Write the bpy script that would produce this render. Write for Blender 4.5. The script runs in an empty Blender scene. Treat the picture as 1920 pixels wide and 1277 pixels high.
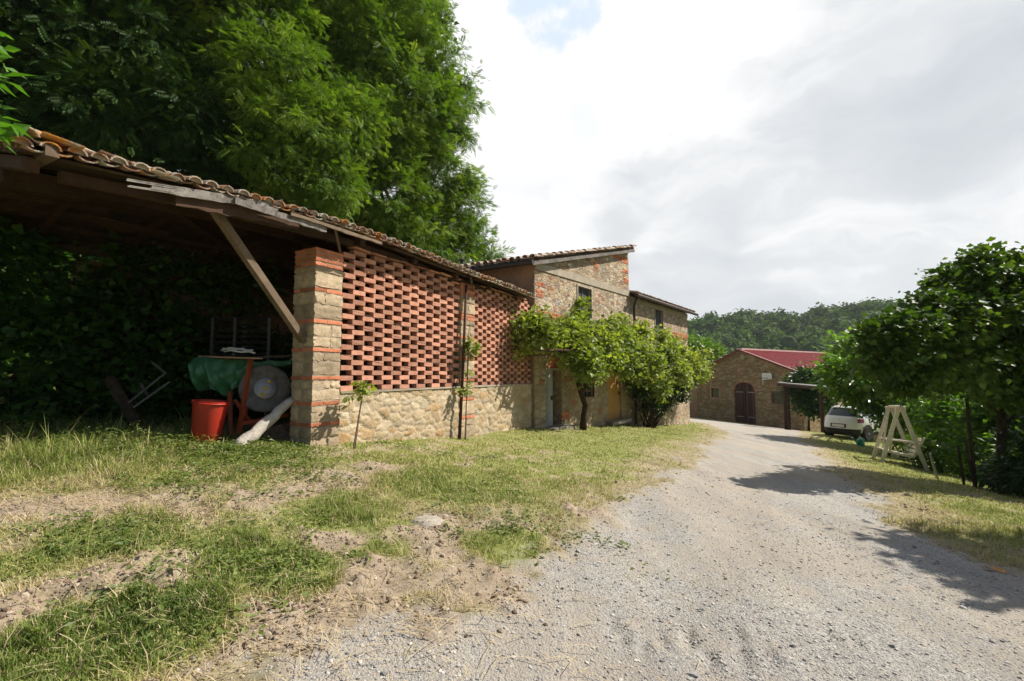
import bpy, math, random
import numpy as np
from math import radians, sin, cos, pi, atan2, sqrt
rng = np.random.default_rng(7)
random.seed(7)
scene = bpy.context.scene
col = scene.collection
EYE = 1.5
F = 870.0
PITCH = math.atan(61.5 / F)
EYEV = np.array([0, 0, EYE])

def at(px, py, Y):
    u = (px - 960) / F; v = (638.5 - py) / F
    d = np.array([u, cos(PITCH) - v * sin(PITCH), sin(PITCH) + v * cos(PITCH)])
    return EYEV + d * (Y / d[1])

def proj(P):
    x, y, z = P[0], P[1], P[2] - EYE
    dpt = y * cos(PITCH) + z * sin(PITCH)
    up = -y * sin(PITCH) + z * cos(PITCH)
    return 960 + F * x / dpt, 638.5 - F * up / dpt

# ------------------------------------------------------------------ noise
def vnoise(x, y, seed=0):
    x = np.asarray(x, float); y = np.asarray(y, float)
    xi = np.floor(x).astype(np.int64); yi = np.floor(y).astype(np.int64)
    xf = x - xi; yf = y - yi
    xf = xf * xf * (3 - 2 * xf); yf = yf * yf * (3 - 2 * yf)
    def h(a, b):
        n = (a * 374761393 + b * 668265263 + seed * 974711) & 0xffffffff
        n = ((n ^ (n >> 13)) * 1274126177) & 0xffffffff
        return ((n ^ (n >> 16)) & 0xffff) / 65535.0
    return (h(xi, yi) * (1 - xf) + h(xi + 1, yi) * xf) * (1 - yf) + (h(xi, yi + 1) * (1 - xf) + h(xi + 1, yi + 1) * xf) * yf

def fbm(x, y, seed=0, oct=4):
    s = 0; a = .5; t = 0
    for i in range(oct):
        s = s + a * vnoise(x * 2 ** i, y * 2 ** i, seed + i * 17); t += a; a *= .5
    return s / t

def sstep(a, b, x):
    t = np.clip((x - a) / (b - a), 0, 1)
    return t * t * (3 - 2 * t)

# ------------------------------------------------------------------ ground height (smooth spline through surveyed spots)
def _c(px, py, Y):
    p = at(px, py, Y); return (p[0], p[1], p[2])
CP = [(0, 0, 0), (-3, 0, .15), (4, 0, -.12), (0, 2.5, 0), (3, 3, -.12), (-3, 3, .28), (-6, 2, .6),
      _c(588, 838, 6.6), _c(870, 822, 9.7), _c(1003, 803, 12.4), _c(1183, 797, 17.6), _c(1292, 795, 23.2),
      _c(1310, 783, 39), _c(1503, 808, 32.5), _c(1694, 874, 13.3), _c(1570, 815, 23.5), _c(1471, 806, 27),
      (-4.6, 7.2, .55), (-7, 5, .78), (-8, 9, .9), (-6, 12, .8), (14, 8, -1.7), (20, 14, -2.7), (27, 25, -3.4),
      (-10, 15, 1.4), (-16, 22, 3.0), (9, 4, -.62), (9.7, 9.3, -.84), (30, 45, -4.5), (0, 40, -1.0), (-20, 5, 2.2)]
CP = np.array(CP)
def _U(r2):
    return np.where(r2 > 1e-12, r2 * np.log(np.maximum(r2, 1e-12)) * .5, 0)
_n = len(CP)
_A = np.zeros((_n + 3, _n + 3))
_d2 = ((CP[:, None, :2] - CP[None, :, :2]) ** 2).sum(-1)
_A[:_n, :_n] = _U(_d2) + np.eye(_n) * .6
_A[:_n, _n] = 1; _A[:_n, _n + 1:] = CP[:, :2]; _A[_n, :_n] = 1; _A[_n + 1:, :_n] = CP[:, :2].T
_W = np.linalg.solve(_A, np.concatenate([CP[:, 2], [0, 0, 0]]))

def hill_z(x, y):
    """terrain far beyond the farm: valley, then a wooded ridge"""
    r = np.hypot(x, y)
    az = np.degrees(np.arctan2(x, np.maximum(y, 1e-3)))
    az = np.where(y < 0, 180, az)
    top = 25 + 1.5 * sstep(28, 44, az) + 1.2 * np.sin(az * .55) + .8 * np.sin(az * 1.7)
    f = sstep(120, 300, r) * sstep(-60, -20, az) * (1 - sstep(75, 110, az))
    return -9 + f * (top + 9)

def gz(x, y, detail=False):
    x = np.asarray(x, float); y = np.asarray(y, float)
    sh = x.shape; xf = x.ravel(); yf = y.ravel()
    z = np.zeros(len(xf)); cx = np.clip(xf, -40, 45); cy = np.clip(yf, -10, 60)
    for i in range(0, len(xf), 40000):
        a = cx[i:i + 40000]; b = cy[i:i + 40000]
        r2 = (a[:, None] - CP[None, :, 0]) ** 2 + (b[:, None] - CP[None, :, 1]) ** 2
        z[i:i + 40000] = _U(r2) @ _W[:_n] + _W[_n] + _W[_n + 1] * a + _W[_n + 2] * b
    r = np.hypot(xf, yf - 10)
    w = sstep(42, 100, r)
    z = z * (1 - w) + hill_z(xf, yf) * w
    return z.reshape(sh) if sh else float(z[0])

def hit(px, py):
    lo, hi = 1.0, 90.0
    # first crossing marching outwards
    Y = 1.5; prev = Y
    while Y < 90:
        p = at(px, py, Y)
        if p[2] <= gz(p[0], p[1]): break
        prev = Y; Y *= 1.04
    lo, hi = prev, Y
    for _ in range(25):
        m = (lo + hi) / 2; p = at(px, py, m)
        if p[2] > gz(p[0], p[1]): lo = m
        else: hi = m
    p = at(px, py, hi); p[2] = gz(p[0], p[1]); return p

# ------------------------------------------------------------------ mesh accumulator
ROOT = {}
def unit(v):
    v = np.asarray(v, float); return v / (np.linalg.norm(v, axis=-1, keepdims=True) + 1e-12)

class M:
    def __init__(s):
        s.V = []; s.L = []; s.S = []; s.R = []; s.n = 0
    def add(s, V, faces, rnd=None):
        V = np.asarray(V, float).reshape(-1, 3)
        s.V.append(V)
        s.L.append(np.array([i + s.n for f in faces for i in f], np.int64))
        s.S.append(np.array([len(f) for f in faces], np.int64))
        r = random.random() if rnd is None else rnd
        s.R.append(np.full(len(V), r)); s.n += len(V); return s
    def inst(s, tv, tf, P, X, Y, Z, sc, rnd=None):
        """many copies of a small template: P positions, X/Y/Z axes (N,3), sc scalar or (N,) or (N,3)"""
        tv = np.asarray(tv, float); N = len(P); k = len(tv)
        sc = np.asarray(sc, float)
        if sc.ndim == 0: sc = np.full((N, 3), float(sc))
        elif sc.ndim == 1: sc = np.repeat(sc[:, None], 3, 1)
        A = tv[None, :, :] * sc[:, None, :]
        V = P[:, None, :] + A[:, :, 0:1] * X[:, None, :] + A[:, :, 1:2] * Y[:, None, :] + A[:, :, 2:3] * Z[:, None, :]
        s.V.append(V.reshape(-1, 3))
        fl = np.array([i for f in tf for i in f], np.int64)
        s.L.append((fl[None, :] + (np.arange(N) * k)[:, None] + s.n).ravel())
        s.S.append(np.tile(np.array([len(f) for f in tf], np.int64), N))
        r = rng.random(N) if rnd is None else rnd
        s.R.append(np.repeat(r, k)); s.n += N * k; return s
    def box(s, c, ax, ay, az, jit=0, rnd=None):
        """centre and three half-extent vectors"""
        c = np.asarray(c, float); ax = np.asarray(ax, float); ay = np.asarray(ay, float); az = np.asarray(az, float)
        V = np.array([c + i * ax + j * ay + k * az for i in (-1, 1) for j in (-1, 1) for k in (-1, 1)])
        if jit: V = V + rng.normal(0, jit, V.shape)
        return s.add(V, [(0, 1, 3, 2), (4, 6, 7, 5), (0, 4, 5, 1), (2, 3, 7, 6), (0, 2, 6, 4), (1, 5, 7, 3)], rnd)
    def bar(s, a, b, w, h=None, up=(0, 0, 1), jit=0, rnd=None):
        a = np.asarray(a, float); b = np.asarray(b, float); h = w if h is None else h
        d = unit(b - a); sd = np.cross(d, up)
        if np.linalg.norm(sd) < 1e-4: sd = np.array([1., 0, 0])
        sd = unit(sd); u = np.cross(sd, d)
        return s.box((a + b) / 2, (b - a) / 2, sd * w / 2, u * h / 2, jit, rnd)
    def tube(s, pts, rad, n=8, caps=True, rnd=None):
        pts = np.asarray(pts, float); m = len(pts)
        rad = np.full(m, float(rad)) if np.isscalar(rad) else np.asarray(rad, float)
        T = np.gradient(pts, axis=0); T = unit(T)
        ref = np.array([0, 0, 1.]) if abs(T[0][2]) < .9 else np.array([1., 0, 0])
        V = []; A = unit(np.cross(T[0], ref))
        for i in range(m):
            A = unit(A - T[i] * np.dot(A, T[i])); B = np.cross(T[i], A)
            for k in range(n):
                an = 2 * pi * k / n; V.append(pts[i] + rad[i] * (cos(an) * A + sin(an) * B))
        Fc = [(i * n + k, i * n + (k + 1) % n, (i + 1) * n + (k + 1) % n, (i + 1) * n + k) for i in range(m - 1) for k in range(n)]
        if caps: Fc += [tuple(range(n))[::-1], tuple((m - 1) * n + k for k in range(n))]
        return s.add(V, Fc, rnd)
    def lathe(s, c, axis, prof, n=20, rnd=None, ref=None):
        """prof: (distance along axis, radius)"""
        c = np.asarray(c, float); axis = unit(np.asarray(axis, float))
        r0 = np.array([0, 0, 1.]) if abs(axis[2]) < .9 else np.array([1., 0, 0])
        A = unit(np.cross(axis, r0)); B = np.cross(axis, A); V = []
        for d, r in prof:
            for k in range(n):
                an = 2 * pi * k / n; V.append(c + axis * d + r * (cos(an) * A + sin(an) * B))
        m = len(prof)
        Fc = [(i * n + k, i * n + (k + 1) % n, (i + 1) * n + (k + 1) % n, (i + 1) * n + k) for i in range(m - 1) for k in range(n)]
        Fc += [tuple(range(n))[::-1], tuple((m - 1) * n + k for k in range(n))]
        return s.add(V, Fc, rnd)
    def prism(s, poly, off, rnd=None):
        """poly (k,3) extruded by vector off"""
        poly = np.asarray(poly, float); k = len(poly)
        V = np.concatenate([poly, poly + np.asarray(off, float)])
        Fc = [tuple(range(k))[::-1], tuple(range(k, 2 * k))] + [(i, (i + 1) % k, k + (i + 1) % k, k + i) for i in range(k)]
        return s.add(V, Fc, rnd)
    def build(s, name, mat, parent=None, smooth=None, extra=None):
        V = np.concatenate(s.V); L = np.concatenate(s.L); S = np.concatenate(s.S)
        off = ROOT.get(parent.name, np.zeros(3)) if parent else np.zeros(3)
        me = bpy.data.meshes.new(name)
        me.vertices.add(len(V)); me.vertices.foreach_set('co', (V - off).ravel().astype(np.float32))
        me.loops.add(len(L)); me.loops.foreach_set('vertex_index', L.astype(np.int32))
        me.polygons.add(len(S)); st = np.concatenate([[0], np.cumsum(S)[:-1]])
        me.polygons.foreach_set('loop_start', st.astype(np.int32))
        at_ = me.attributes.new('rnd', 'FLOAT', 'POINT'); at_.data.foreach_set('value', np.concatenate(s.R).astype(np.float32))
        for k, a in (extra or {}).items():
            q = me.attributes.new(k, 'FLOAT', 'POINT'); q.data.foreach_set('value', np.asarray(a, np.float32))
        me.update(calc_edges=True)
        if smooth is not None:
            me.shade_smooth()
            if smooth < 179: me.set_sharp_from_angle(angle=radians(smooth))
        else: me.shade_flat()
        me.materials.append(mat)
        o = bpy.data.objects.new(name, me); col.objects.link(o)
        if parent: o.parent = parent; ROOT[o.name] = off
        return o

def tag(o, label=None, cat=None, group=None, kind=None):
    if label: o['label'] = label
    if cat: o['category'] = cat
    if group: o['group'] = group
    if kind: o['kind'] = kind
    return o

def thing(name, loc, label, cat, group=None):
    o = bpy.data.objects.new(name, None); col.objects.link(o)
    o.location = tuple(float(c) for c in loc); o.empty_display_size = .2
    ROOT[o.name] = np.array(o.location[:], float)
    return tag(o, label, cat, group)

# ------------------------------------------------------------------ materials
def nt(name):
    m = bpy.data.materials.new(name); m.use_nodes = True
    t = m.node_tree; t.nodes.clear()
    return m, t
class N:
    def __init__(s, t): s.t = t
    def __call__(s, typ, ins=None, **kw):
        n = s.t.nodes.new(typ)
        for k, v in kw.items(): setattr(n, k, v)
        for k, v in (ins or {}).items():
            if isinstance(v, bpy.types.NodeSocket): s.t.links.new(v, n.inputs[k])
            else: n.inputs[k].default_value = v
        return n
    def ramp(s, fac, stops, mode='LINEAR'):
        n = s.t.nodes.new('ShaderNodeValToRGB'); n.color_ramp.interpolation = mode
        e = n.color_ramp.elements
        while len(e) < len(stops): e.new(.5)
        for i, (p, c) in enumerate(stops):
            e[i].position = p; e[i].color = (*c, 1) if len(c) == 3 else c
        s.t.links.new(fac, n.inputs[0]); return n.outputs[0]
    def mix(s, f, a, b, typ='MIX'):
        n = s.t.nodes.new('ShaderNodeMix'); n.data_type = 'RGBA'; n.blend_type = typ; n.clamp_factor = True
        for i, v in ((0, f), (6, a), (7, b)):
            if isinstance(v, bpy.types.NodeSocket): s.t.links.new(v, n.inputs[i])
            elif i == 0: n.inputs[0].default_value = v
            else: n.inputs[i].default_value = (*v, 1) if len(v) == 3 else v
        return n.outputs[2]
    def math(s, op, a, b=0, c=0, clamp=False):
        n = s.t.nodes.new('ShaderNodeMath'); n.operation = op; n.use_clamp = clamp
        for i, v in enumerate((a, b, c)):
            if isinstance(v, bpy.types.NodeSocket): s.t.links.new(v, n.inputs[i])
            else: n.inputs[i].default_value = v
        return n.outputs[0]
    def noise(s, vec, scale, detail=4, rough=.6, dist=0):
        n = s('ShaderNodeTexNoise', {'Vector': vec, 'Scale': scale, 'Detail': detail, 'Roughness': rough, 'Distortion': dist}); return n
    def obj(s, sc=(1, 1, 1), rot=(0, 0, 0)):
        tc = s('ShaderNodeTexCoord'); mp = s('ShaderNodeMapping', {'Vector': tc.outputs['Object'], 'Scale': sc, 'Rotation': rot}); return mp.outputs[0]
    def attr(s, name):
        return s('ShaderNodeAttribute', attribute_name=name).outputs['Fac']
    def out(s, col_, rough=.8, normal=None, metal=0, spec=.3, **kw):
        ins = {'Base Color': col_ if isinstance(col_, bpy.types.NodeSocket) else (*col_, 1), 'Roughness': rough, 'Metallic': metal, 'Specular IOR Level': spec}
        ins.update(kw)
        if normal is not None: ins['Normal'] = normal
        b = s('ShaderNodeBsdfPrincipled', ins)
        s('ShaderNodeOutputMaterial', {'Surface': b.outputs[0]}); return b
    def bump(s, h, dist=.02, strength=1.0):
        return s('ShaderNodeBump', {'Height': h, 'Distance': dist, 'Strength': strength}).outputs[0]

def plain(name, c, rough=.6, var=.25, scale=6, bumpd=.003, metal=0, spec=.3, c2=None, bscale=None, rvar=.25):
    m, t = nt(name); n = N(t); v = n.obj()
    nz = n.noise(v, scale, 6, .65).outputs[0]
    dark = tuple(x * (1 - var) for x in c) if c2 is None else c2
    lite = tuple(min(1, x * (1 + var)) for x in c)
    cc = n.ramp(nz, [(.3, dark), (.7, lite)])
    r = n.attr('rnd')
    k = n.math('MULTIPLY_ADD', r, 2 * rvar, 1 - rvar)
    kk = n('ShaderNodeCombineColor', {0: k, 1: k, 2: k}).outputs[0]
    cc = n.mix(1.0, cc, kk, 'MULTIPLY')
    b = n.noise(v, bscale or scale * 5, 5, .7).outputs[0]
    n.out(cc, rough, n.bump(b, bumpd), metal, spec)
    return m

def wood(name, c1, c2, axis=(1, 1, 12), bumpd=.004, rough=.85):
    """axis scales: long axis small"""
    m, t = nt(name); n = N(t); v = n.obj(axis)
    nz = n.noise(v, 3, 8, .7, .6).outputs[0]
    big = n.noise(n.obj(), 1.7, 3).outputs[0]
    a = n.math('ADD', n.math('MULTIPLY', nz, .7), n.math('MULTIPLY', big, .3))
    a = n.math('ADD', a, n.math('MULTIPLY_ADD', n.attr('rnd'), .24, -.12))
    cc = n.ramp(a, [(.32, c1), (.68, c2)])
    n.out(cc, rough, n.bump(nz, bumpd), spec=.15)
    return m

def rubble(name, cols, mortar, scale=4.0, zs=2.2, mw=.06, red=0.0, depth=.02, redcol=(.38, .18, .11)):
    m, t = nt(name); n = N(t); v = n.obj()
    w = n.noise(v, 2.6, 2).outputs['Color']
    wv = n('ShaderNodeVectorMath', {0: w, 1: (.5, .5, .5)}, operation='SUBTRACT').outputs[0]
    wv = n('ShaderNodeVectorMath', {0: wv, 'Scale': .16}, operation='SCALE').outputs[0]
    w2 = n.noise(v, 14, 2).outputs['Color']
    w2 = n('ShaderNodeVectorMath', {0: w2, 1: (.5, .5, .5)}, operation='SUBTRACT').outputs[0]
    w2 = n('ShaderNodeVectorMath', {0: w2, 'Scale': .05}, operation='SCALE').outputs[0]
    vv = n('ShaderNodeVectorMath', {0: v, 1: wv}, operation='ADD').outputs[0]
    vv = n('ShaderNodeVectorMath', {0: vv, 1: w2}, operation='ADD').outputs[0]
    vv = n('ShaderNodeVectorMath', {0: vv, 1: (1, 1, zs)}, operation='MULTIPLY').outputs[0]
    vo = n('ShaderNodeTexVoronoi', {'Vector': vv, 'Scale': scale, 'Randomness': .85})
    ve = n('ShaderNodeTexVoronoi', {'Vector': vv, 'Scale': scale, 'Randomness': .85}, feature='DISTANCE_TO_EDGE')
    sep = n('ShaderNodeSeparateColor', {0: vo.outputs['Color']})
    k = len(cols)
    base = n.ramp(sep.outputs[0], [((i + .0) / k, c) for i, c in enumerate(cols)], 'CONSTANT')
    if red > 0:
        rm = n.math('LESS_THAN', sep.outputs[1], red)
        base = n.mix(rm, base, redcol)
    fine = n.noise(v, 22, 7, .75).outputs[0]
    f2 = n.ramp(fine, [(.25, (.55, .55, .55)), (.75, (1.35, 1.35, 1.35))])
    base = n.mix(1.0, base, f2, 'MULTIPLY')
    edge = n('ShaderNodeMapRange', {'Value': ve.outputs['Distance'], 'From Min': 0, 'From Max': mw, 'To Min': 0, 'To Max': 1}, interpolation_type='SMOOTHSTEP').outputs[0]
    mc = n.mix(fine, tuple(x * .75 for x in mortar), tuple(min(1, x * 1.15) for x in mortar))
    cc = n.mix(edge, mc, base)
    st = n.noise(v, .9, 4).outputs[0]
    cc = n.mix(1.0, cc, n.ramp(st, [(.3, (.78, .77, .76)), (.65, (1.08, 1.08, 1.06))]), 'MULTIPLY')
    h = n.math('ADD', n.math('MULTIPLY', edge, .75), n.math('MULTIPLY', fine, .35))
    h = n.math('ADD', h, n.math('MULTIPLY', sep.outputs[2], .35))
    n.out(cc, .92, n.bump(h, depth), spec=.12)
    return m

def leafmat(name, c1, c2, c3=None, trans=.45, rough=.45, tint=(1.1, 1.25, .35), spec=.4):
    """rnd picks the leaf colour; thin leaves let light through"""
    m, t = nt(name); n = N(t)
    stops = [(0, c1), (.6, c2)] + ([(1, c3)] if c3 else [])
    cc = n.ramp(n.attr('rnd'), stops)
    big = n.noise(n.obj(), .8, 2).outputs[0]
    cc = n.mix(1.0, cc, n.ramp(big, [(.3, (.75, .8, .8)), (.7, (1.2, 1.15, 1.0))]), 'MULTIPLY')
    b = n('ShaderNodeBsdfPrincipled', {'Base Color': cc, 'Roughness': rough, 'Specular IOR Level': spec})
    tc = n.mix(1.0, cc, tint, 'MULTIPLY')
    tr = n('ShaderNodeBsdfTranslucent', {'Color': tc})
    mx = n('ShaderNodeMixShader', {0: trans, 1: b.outputs[0], 2: tr.outputs[0]})
    n('ShaderNodeOutputMaterial', {'Surface': mx.outputs[0]})
    return m
# ================================================================== material library
MT = {}
MT['sandstone'] = plain('sandstone', (.40, .31, .21), .95, .3, 7, .012, spec=.1, bscale=26, rvar=.28)
MT['brick'] = plain('brick', (.44, .22, .15), .95, .22, 9, .004, spec=.1, rvar=.30)
MT['bandbrick'] = plain('band_brick', (.47, .175, .095), .95, .25, 9, .006, spec=.1, rvar=.30)
MT['mortar'] = plain('mortar', (.36, .29, .21), .95, .2, 12, .01, spec=.1)
MT['concrete'] = plain('concrete', (.36, .31, .24), .95, .2, 5, .004, spec=.1)
MT['parapet'] = rubble('parapet_stone', [(.46, .34, .2), (.5, .39, .25), (.38, .3, .2), (.54, .42, .27), (.44, .31, .16), (.42, .36, .26), (.55, .46, .32)], (.47, .38, .27), 2.6, 1.5, .075, depth=.045)
MT['house'] = rubble('house_stone', [(.45, .33, .21), (.53, .42, .30), (.34, .26, .19), (.60, .50, .38), (.47, .33, .21), (.40, .35, .29), (.56, .45, .31), (.49, .38, .27)], (.45, .37, .27), 4.6, 2.3, .07, red=.03, depth=.04)
MT['house_low'] = rubble('plastered_stone', [(.40, .31, .2), (.44, .35, .23), (.37, .29, .19), (.33, .24, .16)], (.40, .32, .22), 3.0, 1.8, .13, red=.07, depth=.035)
MT['barn'] = rubble('barn_stone', [(.33, .23, .12), (.4, .3, .18), (.27, .19, .11), (.42, .33, .21), (.33, .21, .12)], (.36, .28, .18), 3.6, 2.4, .06, red=.03, depth=.03)
MT['plaster'] = plain('brown_plaster', (.27, .17, .11), .95, .25, 3, .006, spec=.1)
MT['pinkplaster'] = plain('pink_plaster', (.36, .22, .15), .95, .2, 3, .004, spec=.1)
MT['oldwood'] = wood('weathered_wood', (.065, .043, .03), (.20, .145, .10), (2, 2, 2))
MT['greywood'] = wood('silver_grey_wood', (.06, .05, .045), (.34, .31, .275), (5, 5, 5), .008)
MT['brownwood'] = wood('brown_wood', (.035, .02, .013), (.085, .05, .032), (3, 3, 3))
MT['darkwood'] = wood('dark_boards', (.03, .02, .013), (.10, .065, .04), (2, 2, 2))
MT['palelog'] = wood('pale_bark', (.3, .26, .22), (.62, .56, .48), (6, 6, 6), .012)
MT['bark'] = plain('bark', (.05, .04, .03), .95, .5, 8, .03, spec=.1)
MT['vinebark'] = plain('vine_bark', (.06, .04, .028), .95, .5, 14, .02, spec=.1)
MT['doorgrey'] = wood('grey_door_boards', (.2, .2, .2), (.42, .43, .43), (7, 7, 1))
MT['dooryellow'] = wood('ochre_door_boards', (.36, .19, .06), (.52, .31, .12), (7, 7, 1), .002, .6)
MT['doorbrown'] = wood('barn_door_boards', (.055, .03, .022), (.13, .075, .055), (7, 7, 1))
MT['winwood'] = wood('grey_window_boards', (.05, .05, .055), (.14, .14, .15), (8, 8, 1))
MT['black'] = plain('black_metal', (.025, .022, .02), .5, .3, 6, .001)
MT['rustpipe'] = plain('brown_drainpipe', (.07, .045, .035), .5, .3, 6, .001)
MT['void'] = plain('dark_inside', (.02, .017, .015), .95, .3, 6, .001)
def glassy(name, c):
    m, t = nt(name); n = N(t)
    n.out(n.ramp(n.noise(n.obj(), 3, 2).outputs[0], [(.3, c), (.7, tuple(x * 1.5 for x in c))]), .08, spec=.6); return m
MT['glass'] = glassy('dark_glass', (.02, .025, .03))
MT['redplastic'] = plain('red_plastic', (.50, .03, .014), .45, .12, 3, .002, spec=.4, c2=(.34, .04, .025))
MT['tarp'] = plain('green_tarp', (.04, .17, .075), .36, .3, 6, .02, spec=.6, bscale=14, c2=(.03, .09, .045))
MT['orangeframe'] = plain('orange_red_painted_steel', (.38, .075, .025), .55, .35, 12, .002, spec=.4)
MT['drum'] = plain('galvanised_drum', (.17, .165, .155), .6, .3, 7, .006, metal=.2, spec=.3, c2=(.10, .07, .05))
MT['yellow'] = plain('yellow_paint', (.6, .38, .03), .5, .1, 6, .001)
MT['whitepipe'] = plain('white_hose', (.62, .62, .6), .5, .1, 6, .001)
MT['plankwood'] = wood('pinkish_plank', (.3, .15, .09), (.5, .3, .2), (1.5, 6, 6))
MT['duststeel'] = plain('dusty_steel', (.11, .11, .11), .7, .3, 6, .001, metal=.2)
MT['steel'] = plain('dull_steel', (.3, .3, .3), .45, .3, 6, .001, metal=.6)
MT['whitewood'] = wood('off_white_painted_wood', (.50, .44, .33), (.80, .75, .62), (4, 4, 4), .003, .6)
MT['carpaint'] = plain('white_car_paint', (.72, .72, .73), .22, .02, 3, 0, spec=.6, rvar=0)
MT['carblack'] = plain('black_bumper_plastic', (.022, .022, .024), .6, .1, 5, .001, rvar=0)
MT['rubber'] = plain('tyre_rubber', (.018, .018, .018), .85, .1, 6, .002)
MT['taillight'] = plain('red_tail_lamp', (.22, .012, .012), .15, .1, 6, 0, spec=.7)
MT['chrome'] = plain('chrome', (.6, .6, .62), .2, .05, 6, 0, metal=.9)
MT['plate'] = plain('white_number_plate', (.7, .7, .68), .4, .03, 6, 0)
MT['teal'] = plain('teal_plastic', (.03, .3, .22), .4, .15, 5, .001, spec=.5)
MT['white'] = plain('white_paint', (.75, .74, .7), .5, .05, 5, .001)
MT['redmetal'] = plain('red_roof_sheet', (.36, .035, .04), .42, .12, 2, .001, spec=.4, rvar=.08)
MT['roofcap'] = plain('pale_ridge_cap', (.65, .45, .42), .5, .1, 4, .001)
MT['redmetal2'] = plain('dark_red_fascia', (.2, .05, .045), .6, .15, 4, .001)
MT['sheet'] = plain('grey_roof_sheet', (.2, .19, .18), .7, .3, 5, .004)
MT['earth'] = plain('dry_earth', (.24, .17, .11), .98, .35, 6, .03, spec=.05)
MT['rock'] = plain('pale_field_stone', (.34, .30, .25), .95, .25, 9, .012, spec=.1)
MT['iron'] = plain('rusty_iron', (.12, .06, .04), .8, .4, 14, .002)
MT['wire'] = plain('thin_wire', (.14, .10, .08), .7, .3, 14, 0)
MT['pink'] = plain('pink_weathered_board', (.5, .27, .22), .9, .2, 5, .003)

def tilemat(name, lichen):
    m, t = nt(name); n = N(t); v = n.obj()
    r = n.attr('rnd')
    base = n.ramp(r, [(0, (.17, .10, .07)), (.3, (.30, .17, .115)), (.55, (.38, .27, .2)), (.8, (.46, .39, .31)), (1, (.26, .2, .16))])
    f = n.noise(v, 16, 7, .75).outputs[0]
    base = n.mix(1.0, base, n.ramp(f, [(.25, (.5, .48, .46)), (.72, (1.35, 1.35, 1.35))]), 'MULTIPLY')
    g = n.noise(v, 7, 5, .7).outputs[0]
    base = n.mix(n.ramp(g, [(.5, (0, 0, 0)), (.6, (1, 1, 1))]), base, (.44, .40, .34))
    o = n.noise(v, 3.2, 6, .72).outputs['Color']
    om = n.ramp(n('ShaderNodeSeparateColor', {0: o}).outputs[1], [(.62 - lichen, (0, 0, 0)), (.70 - lichen, (1, 1, 1))])
    base = n.mix(om, base, n.mix(f, (.42, .16, .04), (.58, .27, .07)))
    n.out(base, .95, n.bump(n.math('ADD', f, g), .02), spec=.1)
    return m
MT['tile_lichen'] = tilemat('lichened_roof_tile', .075)
MT['tile_verge'] = tilemat('verge_tile', .09)
MT['tile'] = tilemat('roof_tile', -.06)

# foliage
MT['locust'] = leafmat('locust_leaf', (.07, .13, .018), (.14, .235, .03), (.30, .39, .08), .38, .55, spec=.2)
MT['locust_dark'] = leafmat('shade_painted_locust_leaf', (.02, .045, .01), (.035, .075, .014), (.06, .11, .022), .18, .55, spec=.15)  # locust leaf darkened, crown shade put into the colour
MT['maple'] = leafmat('broad_tree_leaf', (.04, .075, .014), (.07, .13, .02), (.14, .21, .035), .35, .5, spec=.25)
MT['ash'] = leafmat('light_tree_leaf', (.06, .13, .015), (.12, .23, .024), (.2, .31, .04), .5, .35, spec=.5)
MT['vine'] = leafmat('grape_leaf', (.12, .18, .035), (.26, .31, .07), (.46, .46, .17), .45, .5)
MT['ivy'] = leafmat('ivy_leaf', (.03, .07, .012), (.055, .13, .02), (.07, .17, .03), .35, .4)
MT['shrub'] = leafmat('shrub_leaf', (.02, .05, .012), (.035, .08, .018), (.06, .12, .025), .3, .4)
MT['bush'] = leafmat('hedge_leaf', (.05, .11, .014), (.11, .22, .025), (.22, .33, .05), .5, .4)
MT['weed'] = leafmat('weed_leaf', (.085, .13, .03), (.16, .215, .055), (.25, .29, .10), .4, .5)
MT['wood_far'] = leafmat('woodland_leaf', (.045, .085, .022), (.085, .15, .036), (.14, .21, .055), .2, .8, spec=.08)
MT['nearleaf'] = leafmat('walnut_leaf', (.06, .15, .02), (.09, .22, .025), (.14, .27, .035), .5, .35)
def grassmat():
    m, t = nt('grass_blades'); n = N(t)
    cc = n.ramp(n.attr('rnd'), [(0, (.12, .18, .035)), (.25, (.20, .26, .05)), (.5, (.32, .35, .09)), (.7, (.45, .41, .16)), (.85, (.56, .45, .25)), (1, (.66, .55, .36))])
    b = n('ShaderNodeBsdfPrincipled', {'Base Color': cc, 'Roughness': .6, 'Specular IOR Level': .25})
    tr = n('ShaderNodeBsdfTranslucent', {'Color': cc})
    mx = n('ShaderNodeMixShader', {0: .35, 1: b.outputs[0], 2: tr.outputs[0]})
    n('ShaderNodeOutputMaterial', {'Surface': mx.outputs[0]}); return m
MT['grass'] = grassmat()
def pebblemat():
    m, t = nt('gravel_stones'); n = N(t)
    cc = n.ramp(n.attr('rnd'), [(0, (.22, .21, .2)), (.4, (.32, .31, .295)), (.7, (.42, .40, .37)), (.9, (.5, .47, .42)), (1, (.4, .3, .24))])
    f = n.noise(n.obj(), 60, 3).outputs[0]
    cc = n.mix(1.0, cc, n.ramp(f, [(.3, (.75, .75, .75)), (.7, (1.2, 1.2, 1.2))]), 'MULTIPLY')
    n.out(cc, .9, spec=.15); return m
MT['pebble'] = pebblemat()

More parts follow.
